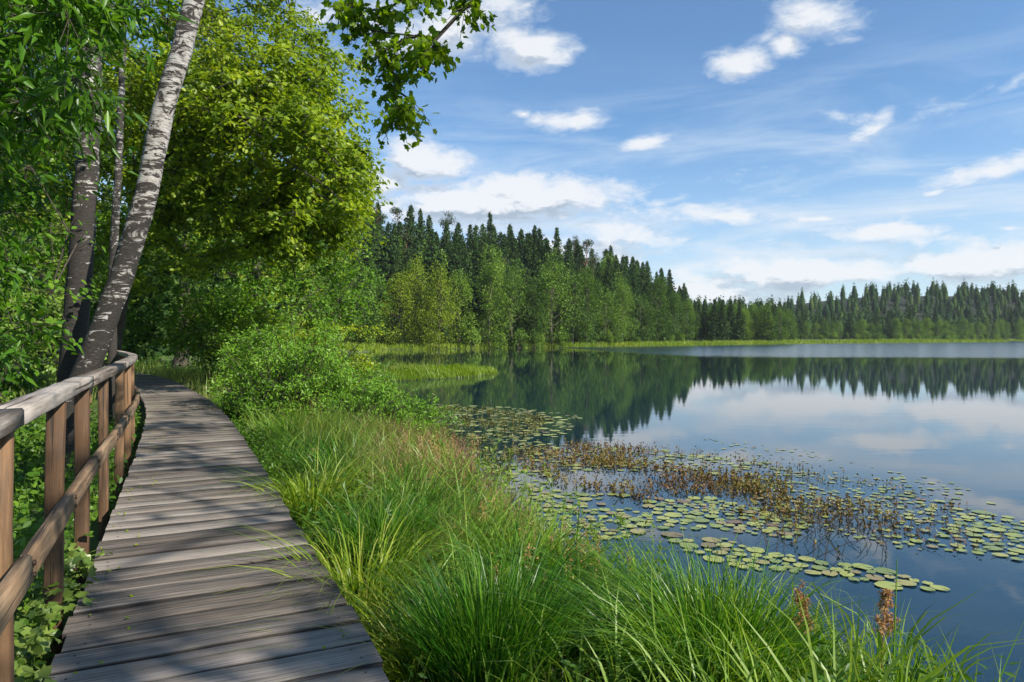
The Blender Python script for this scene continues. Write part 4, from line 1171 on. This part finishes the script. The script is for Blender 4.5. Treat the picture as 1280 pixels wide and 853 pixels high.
rt2 = random.Random(64)
for k, (x_, y_, m_, lb_) in enumerate([(-.95, 4.25, 'sedge_pale', 'small pale sedge tuft leaning over the plank edge'), (.05, 4.5, 'sedge', 'bright sedge tuft behind the dense upright tussock'),
                                       (-1.9, 6.4, 'sedge_pale', 'yellowish sedge tuft beside the planks, midway to the willow'), (-.9, 6.6, 'sedge_dark', 'dark sedge tuft in the middle of the bank'),
                                       (-2.1, 8.2, 'sedge_dark', 'dark sedge tuft before the brown withered sedge'), (-3.3, 10.6, 'sedge', 'bright sedge tuft at the foot of the large willow')]):
    tussock(x_, y_, 520, .16 + .01 * y_, .55, .9 + .02 * y_, lb_, m=m_, lean=.85, droop=.5, bias=(rt2.uniform(-.2, .2), -.1), w=.0085 + .0006 * y_, seed=610 + k)


# leafy ground cover left of the planks
def leafy_cover(name, label, n, box, keep, h, size, m, seed, shape='oval', cat='undergrowth'):
    rng = np.random.default_rng(seed); p = scatter(n, *box, keep, rng); b = on_ground(p)
    acc = Acc(); hh = h * (.5 + .5 * (np.sin(b[:, 0] * 2.1 + 1) * np.sin(b[:, 1] * 1.7) + 1) / 2) * rng.uniform(.3, 1.15, n)
    k = 9; rep = np.repeat(b, k, 0); f = np.tile(np.linspace(.25, 1, k), n)
    rep[:, 2] += np.repeat(hh, k) * f; rep[:, :2] += rng.standard_normal((n * k, 2)) * .05
    leaves(acc, rep, size, shape, .6, .25, None, rng)
    stem = b.copy(); blades(acc, stem, hh, .006, rng.standard_normal((n, 2)) * .05, 0.0, 2, rng=rng)
    return tag(link(name, acc.mesh(name), m), label, cat, kind='stuff')


field('dead_grass', 'withered straw coloured blades among the green bank grass', 7500, (-5, 2.4, 2, 12), lambda x, y: right_bank(x, y) & (deck_side(x, y) > .9), .2, .6, .005, M['dry'], .8, .5, seed=98)
field('herbs', 'upright broad bladed herbs and young reeds in the bank', 3800, (-5, 2.4, 2, 13), lambda x, y: right_bank(x, y) & (deck_side(x, y) > 1.0), .35, .8, .016, M['willow_pale'], .5, .25, seed=99, cat='herbs')
leafy_cover('undergrowth', 'nettles and leafy weeds under the railing', 2700, (-9.5, -1.2, 1.5, 13), lambda x, y: (deck_side(x, y) < -HALF - .12), .62, .065, M['under'], 91)
leafy_cover('undergrowth', 'dark leafy scrub at the foot of the maples', 1700, (-24, -6, 19, 36), lambda x, y: (poly_sd(SHORE, x, y) < -1.5) & (abs(deck_side(x, y)) > 2.6), .9, .11, M['under'], 92)
leafy_cover('weeds', 'low leafy weeds mixed into the bank grass', 3200, (-5, 2.4, 2, 12), right_bank, .42, .06, M['under'], 93, 'long', 'weeds')

# ivy-like creeper that spills onto the plank ends
def creeper():
    root = thing('creeper_plant', 'pale green creeper trailing over the plank ends under the railing', 'plant', (-2.35, 3.55, gz(-2.35, 3.55)))
    rng = np.random.default_rng(95); st = Acc(); lv = Acc(); z0 = root.location.z
    for k in range(26):
        y = rng.uniform(2.5, 4.6); i = int(np.argmin(abs(CEN[:, 1] - y))); e = CEN[i] - SIDE[i] * (HALF + .05)
        s0 = np.array([e[0] - .15 + rng.uniform(-.15, .1) + 2.35, e[1] - 3.55 + rng.uniform(-.1, .1), 0.0])
        end = np.array([e[0] + rng.uniform(-.1, .13) + 2.35, e[1] - 3.55 + rng.uniform(-.2, .2), DECK - z0 + rng.uniform(.0, .10)])
        mid = (s0 + end) / 2 + np.array([-.05, 0, .22])
        f = np.linspace(0, 1, 8)[:, None]; pts = (1 - f) ** 2 * s0 + 2 * f * (1 - f) * mid + f ** 2 * end
        tube(st, pts, np.linspace(.004, .002, 8), 3)
        f = rng.uniform(.15, 1, 16)[:, None]; q = (1 - f) ** 2 * s0 + 2 * f * (1 - f) * mid + f ** 2 * end + rng.standard_normal((16, 3)) * .022
        leaves(lv, q, .055, 'lobed', .6, .2, None, rng)
    tag(link('stem', st.mesh('stem'), M['under'], root), kind='stuff'); link('foliage', lv.mesh('foliage'), M['ivy'], root)


creeper()


# two plumed reeds and the single stalks at the lower right
def plumed(x, y, h, label, lean, seed, plume=.26, blades_n=5):
    rng = np.random.default_rng(seed); z0 = max(gz(x, y), -.3); root = thing('plumed_reed', label, 'reed', (x, y, z0), 'plumed reeds by the near bank')
    f = np.linspace(0, 1, 10)[:, None]; top = np.array([lean[0], lean[1], h - z0]); mid = np.array([0, 0, .5 * (h - z0)])
    pts = 2 * f * (1 - f) * mid + f ** 2 * top
    a = Acc(); tube(a, pts, np.linspace(.004, .0018, 10), 5); link('stem', a.mesh('stem', True), M['dry'], root)
    p = Acc()
    for q_ in range(44):
        g = rng.uniform(0, 1); a0 = rng.uniform(0, 6.28); L_ = (.075 * (1 - g) + .022) * rng.uniform(.6, 1.2)
        o_ = top + np.array([lean[0] * g * .4, 0, (g - .8) * plume]); e_ = o_ + np.array([math.cos(a0) * L_ * .7, math.sin(a0) * L_ * .7, L_ * rng.uniform(.2, .9)])
        tube(p, [o_, (o_ + e_) / 2, e_], [.0012, .001, .0007], 3)
        f_ = rng.uniform(.2, 1, 15)[:, None]; leaves(p, o_ + (e_ - o_) * f_ + rng.standard_normal((15, 3)) * .004, .020, 'long', .2, .5, None, rng, 1.0)
    tag(link('plume', p.mesh('plume'), M['plume'], root), kind='stuff')
    b = Acc(); bs = np.zeros((blades_n, 3)); aa = rng.uniform(0, 6.28, blades_n)
    bs[:, 2] = rng.uniform(.0, .3, blades_n)
    blades(b, bs, rng.uniform(.4, .8, blades_n) * h, .014, np.stack([np.cos(aa), np.sin(aa)], 1) * .4, .4, 6, rng=rng); link('blade', b.mesh('blade', True), M['sedge'], root)


def pt(x, y, Y): return ((x - 640) / F * Y, EYE - (y - HOR) / F * Y)


for (x, y, Y, sd_, lb) in [(1018, 745, 3.4, 1, 'left one of the two orange brown reed plumes standing before open water'),
                           (1102, 750, 3.4, 2, 'right one of the two orange brown reed plumes standing before open water')]:
    X, z = pt(x, y, Y); plumed(X, Y, z, lb, (.02 if sd_ == 2 else -.05, 0), 300 + sd_, .24)
X, z = pt(1122, 700, 3.3)
o = thing('reed_stalk', 'tall thin dark green stalk right of the plumed reeds', 'reed', (X - .02, 3.3, -.2))
a = Acc(); tube(a, [(0, 0, 0), (.0, 0, .5), (.02, 0, z + .2)], [.006, .005, .002], 5); link('stem', a.mesh('stem', True), M['sedge'], o)
a = Acc(); blades(a, np.array([[0, 0, .3], [0, 0, .1], [0, 0, .2]]), np.array([.55, .8, .7]), .013, np.array([[.3, .1], [-.3, 0], [.12, .1]]), .1, 6); link('blade', a.mesh('blade', True), M['sedge'], o)
X, z = pt(1276, 770, 2.9)
o = thing('reed_stalk', 'single broad reed blade leaning in at the lower right corner', 'reed', (X - .22, 2.9, -.1))
a = Acc(); blades(a, np.array([[0, 0, 0], [.02, 0, 0]]), np.array([z + .12, .6]), .016, np.array([[.27, 0], [-.1, .1]]), .0, 6, face=np.array([0., .4])); link('blade', a.mesh('blade', True), M['sedge'], o)


# ------------------------------------------------------------------ water plants
def wp(x, y): Y = EYE * F / (y - HOR); return ((x - 640) / F * Y, Y)


pad_meshes = []
for k in range(5):
    r = random.Random(400 + k); n = 12; a0 = .16; V = [(0, 0, .002)]
    for i in range(n + 1):
        a = a0 + (2 * PI - 2 * a0) * i / n; rad = 1 * r.uniform(.93, 1.05); V.append((math.cos(a) * rad, math.sin(a) * rad * .86, r.uniform(0, .006)))
    me = build_mesh('pad', V, [np.array([(0, i + 1, i + 2) for i in range(n)])]); me.materials.append(M['pad']); pad_meshes.append(me)
# patches: pixel polygon on the water, how many pads, radius range, label
PATCH = [([(655, 612), (760, 618), (860, 628), (905, 640), (900, 662), (800, 668), (720, 682), (655, 660)], 210, (.09, .15), 'yellow green lily pad in the broad patch nearest the grassy bank'),
         ([(790, 630), (880, 622), (960, 640), (1010, 662), (985, 676), (900, 662)], 90, (.10, .16), 'lily pad in the drifting band below the brown weed'),
         ([(830, 668), (900, 672), (950, 690), (1010, 700), (1000, 716), (930, 712), (860, 690)], 75, (.10, .17), 'lily pad in the dense raft near the middle of the open water'),
         ([(960, 694), (1050, 706), (1110, 712), (1180, 738), (1160, 745), (1080, 728), (1000, 716)], 48, (.11, .18), 'lily pad in the trailing chain closest to the viewer'),
         ([(1180, 640), (1285, 640), (1285, 708), (1200, 690)], 70, (.08, .15), 'lily pad in the loose patch at the right edge'),
         ([(545, 505), (640, 510), (730, 520), (700, 548), (600, 552), (540, 530)], 330, (.11, .19), 'lily pad on the dark reflection beyond the bushes'),
         ([(640, 548), (800, 560), (980, 580), (1000, 600), (840, 590), (650, 590)], 260, (.08, .14), 'small lily pad scattered around the brown weed'),
         ([(980, 585), (1120, 610), (1285, 650), (1285, 690), (1130, 690), (980, 650), (900, 610)], 330, (.05, .10), 'tiny lily pad scattered over the open right side'),
         ([(600, 545), (700, 560), (690, 612), (620, 612)], 60, (.08, .14), 'lily pad caught among stems at the bank edge'),
         ([(850, 545), (1000, 560), (1180, 600), (1285, 640), (1285, 652), (1100, 615), (900, 575)], 130, (.04, .08), 'tiny outermost lily pad on pale sky reflection')]
rp = random.Random(31); pads = []; PGRID = {}


def inside(P, x, y):
    c = False; j = len(P) - 1
    for i in range(len(P)):
        if (P[i][1] > y) != (P[j][1] > y) and x < (P[j][0] - P[i][0]) * (y - P[i][1]) / (P[j][1] - P[i][1]) + P[i][0]: c = not c
        j = i
    return c


for (poly, cnt, (r0, r1), lb) in PATCH:
    P = np.array([wp(*q) for q in poly]); x0, y0 = P.min(0); x1, y1 = P.max(0); c = 0; guard = 0; PL = P.tolist()
    cnt = int(cnt * .74)
    while c < cnt and guard < 30000:
        guard += 1
        x, y = rp.uniform(x0, x1), rp.uniform(y0, y1)
        # clumped, with gaps
        if math.sin(x * 2.1 + 1.4 * math.sin(y * 1.3)) * math.sin(y * 2.7 + x) < rp.uniform(-.9, .35): continue
        if not inside(PL, x, y): continue
        r = rp.uniform(r0, r1) * rp.choice([.38, .5, .58, .68, .76])
        cell = (int(x / .3), int(y / .3))
        near = [q for ax in (-1, 0, 1) for ay in (-1, 0, 1) for q in PGRID.get((cell[0] + ax, cell[1] + ay), ())]
        if any((x - q[0]) ** 2 + (y - q[1]) ** 2 < (.9 * (r + q[2])) ** 2 for q in near): continue
        pads.append((x, y, r, lb)); PGRID.setdefault(cell, []).append((x, y, r)); c += 1
pads.sort(key=lambda q: -q[2] / q[1])
for k, (x, y, r, lb) in enumerate(pads[:300]):
    o = bpy.data.objects.new('lily_pad', pad_meshes[k % 5]); COL.objects.link(o); o.location = (x, y, .006 + rp.uniform(0, .004)); o.scale = (r, r, 1)
    o.rotation_euler = (rp.uniform(-.02, .02), rp.uniform(-.02, .02), rp.uniform(0, 6.28)); tag(o, ('big ' if r > .12 else 'small ' if r < .085 else 'medium ') + lb.replace('small ', '').replace('tiny ', ''), 'lily pad', 'lily pads, ' + lb[lb.index('pad') + 4:])
rest = Acc()
PV = [np.array([v.co[:] for v in m_.vertices]) for m_ in pad_meshes]; PF = np.array([(0, i + 1, i + 2) for i in range(12)])
for k, (x, y, r, lb) in enumerate(pads[300:]):
    a = rp.uniform(0, 6.28); v = PV[k % 5] * [r, r, 1]; ca, sa = math.cos(a), math.sin(a)
    rest.add(np.stack([v[:, 0] * ca - v[:, 1] * sa + x, v[:, 0] * sa + v[:, 1] * ca + y, v[:, 2] + .006], 1), [PF])
tag(link('small_lily_pads', rest.mesh('small_lily_pads'), M['pad']), 'hundreds of small distant lily pads spread over the lake', 'lily pads', kind='stuff')


def water_weed(name, label, polys, m, seed, hmin, hmax, size, k=4, cat='water plants'):
    rng = np.random.default_rng(seed); rw = random.Random(seed); acc = Acc(); B = []
    for poly, cnt, thr in polys:
        P = np.array([wp(*q) for q in poly]); x0, y0 = P.min(0); x1, y1 = P.max(0)
        q = rng.uniform(0, 1, (cnt * 14, 2)) * [x1 - x0, y1 - y0] + [x0, y0]
        f = np.sin(q[:, 0] * 1.9 + 1.2 * np.sin(q[:, 1] * 1.1)) * np.sin(q[:, 1] * 2.3 + q[:, 0] * .7)
        q = q[(poly_sd(P, q[:, 0], q[:, 1]) > 0) & (f > thr + rng.uniform(-.5, .3, len(q)))]; B.append(q[:cnt])
    B = np.concatenate(B); n = len(B); h = rng.uniform(hmin, hmax, n)
    b = np.concatenate([B, np.full((n, 1), -.03)], 1)
    L = rng.standard_normal((n, 2)) * .35
    blades(acc, b, h + .03, .010, L, .1, 3, rng=rng, power=1.2)
    P_ = np.repeat(b, k, 0); f = np.tile(np.linspace(.35, 1, k), n); hh = np.repeat(h + .03, k)
    P_[:, :2] += np.repeat(L, k, 0) * (hh * f ** 1.2)[:, None]; P_[:, 2] += hh * f
    leaves(acc, P_, size, 'long', .15, -.15, None, rng, 1.8)
    return tag(link(name, acc.mesh(name), m), label, cat, kind='stuff')


water_weed('brown_water_weed', 'rusty brown knotweed standing out of the water among lily pads',
           [([(665, 585), (760, 568), (830, 580), (985, 615), (960, 648), (840, 640), (760, 618), (690, 604)], 620, -.1),
            ([(640, 560), (760, 556), (900, 580), (1000, 610), (980, 640), (930, 610), (800, 580), (650, 590)], 420, 0), ([(900, 590), (1040, 610), (1130, 650), (1100, 700), (1000, 690), (920, 640)], 260, .2)], M['brown_weed'], 501, .03, .14, .036, 5)
water_weed('green_water_weed', 'green floating weed mat on the dark reflection', [([(530, 508), (640, 512), (690, 525), (650, 556), (560, 560), (540, 530)], 750, -.3),
            ([(580, 560), (640, 560), (640, 640), (600, 640)], 260, -.6)], M['weed_mat'], 502, .02, .07, .05)
water_weed('sparse_water_weed', 'scattered small stems poking up over the open water', [([(700, 550), (900, 565), (1100, 600), (1285, 660), (1200, 700), (950, 660), (800, 630)], 900, -.4)], M['brown_weed'], 503, .03, .10, .035, 2)
rng = np.random.default_rng(521); a = Acc(); P = np.array([wp(*q) for q in [(640, 560), (900, 560), (1285, 640), (1285, 700), (1000, 740), (640, 640)]])
q = rng.uniform(0, 1, (2600, 2)) * (P.max(0) - P.min(0)) + P.min(0); q = q[poly_sd(P, q[:, 0], q[:, 1]) > 0]
q = q[np.sin(q[:, 0] * 1.7 + q[:, 1]) + np.sin(q[:, 1] * 2.9) > rng.uniform(-.6, 1.2, len(q))]
leaves(a, np.concatenate([q, np.full((len(q), 1), .005)], 1), .035, 'oval', .97, 0, None, rng)
tag(link('floating_litter', a.mesh('floating_litter'), M['weed_mat']), 'bits of leaf and weed floating between the lily pads', 'floating leaves', kind='stuff')
# dark bare twigs standing in the water
rng = np.random.default_rng(505)
a = Acc()
for k in range(75):
    x, y = wp(*(rng.uniform(0, 1, 2) * [150, 60] + [960 + 40 * rng.standard_normal(), 640]))
    h = rng.uniform(.06, .26); dx, dy = rng.standard_normal(2) * .4 * h
    tube(a, [(x, y, -.02), (x + dx, y + dy, h * .6), (x + dx * 2.2, y + dy, h)], [.0045, .0035, .002], 3)
tag(link('dead_stems', a.mesh('dead_stems'), M['twig']), 'dark bare stems standing in the water', 'stems', kind='stuff')
# stems rising at the bank edge in front of the lily pads
rng = np.random.default_rng(506); a = Acc(); lv = Acc(); n = 170
x = rng.uniform(-1.0, 1.2, n); y = rng.uniform(5.2, 10, n); k = abs(poly_sd(SHORE, x, y)) < .55; x, y = x[k], y[k]
for X_, Y_ in zip(x, y):
    h = rng.uniform(.3, .75); e = (X_ + rng.normal() * .12, Y_ + rng.normal() * .1, h)
    tube(a, [(X_, Y_, -.02), ((X_ + e[0]) / 2, Y_, h * .55), e], [.004, .003, .002], 3)
    f = rng.uniform(.3, 1, 12); q = np.stack([X_ + (e[0] - X_) * f, Y_ + (e[1] - Y_) * f, h * f], 1) + rng.standard_normal((12, 3)) * .02
    leaves(lv, q, .06, 'long', .4, .1, None, rng)
lv.v += a.v
for kk, pl in a.p.items(): lv.p.setdefault(kk, []).extend([p + lv.n for p in pl])
lv.n += a.n
tag(link('waterside_herbs', lv.mesh('waterside_herbs'), M['willow_pale']), 'thin leafy herbs rising at the water edge', 'herbs', kind='stuff')
# pinkish seed heads above the bank grass
rng = np.random.default_rng(507); lv = Acc(); st = Acc()
for (px_, py_, Y_, n_) in [(715, 690, 4.6, 9), (690, 700, 4.4, 6), (560, 560, 9.5, 12), (500, 590, 8.0, 14), (540, 600, 7.6, 10), (445, 560, 9.5, 12), (730, 670, 5.0, 8), (640, 690, 4.6, 4), (470, 610, 7.2, 16), (410, 570, 8.6, 10), (600, 640, 5.6, 8), (540, 570, 9.0, 16)]:
    for k in range(n_):
        X_, z_ = pt(px_ + rng.normal() * 22, py_ + rng.normal() * 12, Y_); yy = Y_ + rng.normal() * .2
        g0 = max(gz(X_, yy), 0)
        tube(st, [(X_ + .04, yy, g0), (X_ + .01, yy, (g0 + z_) / 2), (X_, yy, z_)], [.002, .0018, .001], 3)
        q = np.array([X_, yy, z_ - .04]) + rng.standard_normal((34, 3)) * [.018, .018, .045]
        leaves(lv, q, .025, 'long', .2, .3, None, rng)
base_n = lv.n; lv.v += st.v
for kk, pl in st.p.items(): lv.p.setdefault(kk, []).extend([p + base_n for p in pl])
tag(link('seed_heads', lv.mesh('seed_heads'), M['plume']), 'loose pinkish brown grass seed heads above the bank', 'seed heads', kind='stuff')
# a few fallen leaves and sprigs on the planks
rng = np.random.default_rng(508); a = Acc(); P = []
for k in range(110):
    i = rng.integers(330, 1900); u = rng.choice([-1, -1, 1]) * HALF * rng.uniform(.55, .98); c = CEN[i] + SIDE[i] * u; P.append((c[0], c[1], DECK + .008))
leaves(a, np.array(P), .024, 'oval', .95, 0, None, rng)
tag(link('fallen_leaves', a.mesh('fallen_leaves'), M['maple']), 'small yellow green leaves fallen on the plank edges', 'leaves', kind='stuff')

# ------------------------------------------------------------------ light summer haze over the lake
HAZE = .00011
if HAZE > 0:
    x0, x1, y0, y1, z0, z1 = -900, 900, -300, 900, -12.0, 75.0
    V = [(x, y, z) for z in (z0, z1) for x, y in ((x0, y0), (x1, y0), (x1, y1), (x0, y1))]
    me = build_mesh('haze', V, [np.array([[3, 2, 1, 0], [4, 5, 6, 7], [0, 1, 5, 4], [1, 2, 6, 5], [2, 3, 7, 6], [3, 0, 4, 7]])])
    hm, hn, ho = mat('haze_air')
    pv = hn.new('ShaderNodeVolumePrincipled'); pv.inputs['Color'].default_value = (.86, .92, 1.0, 1); pv.inputs['Density'].default_value = HAZE
    hn.link(pv.outputs[0], ho.inputs['Volume'])
    tag(link('haze', me, hm), 'faint blue air over the lake', 'haze', kind='stuff')
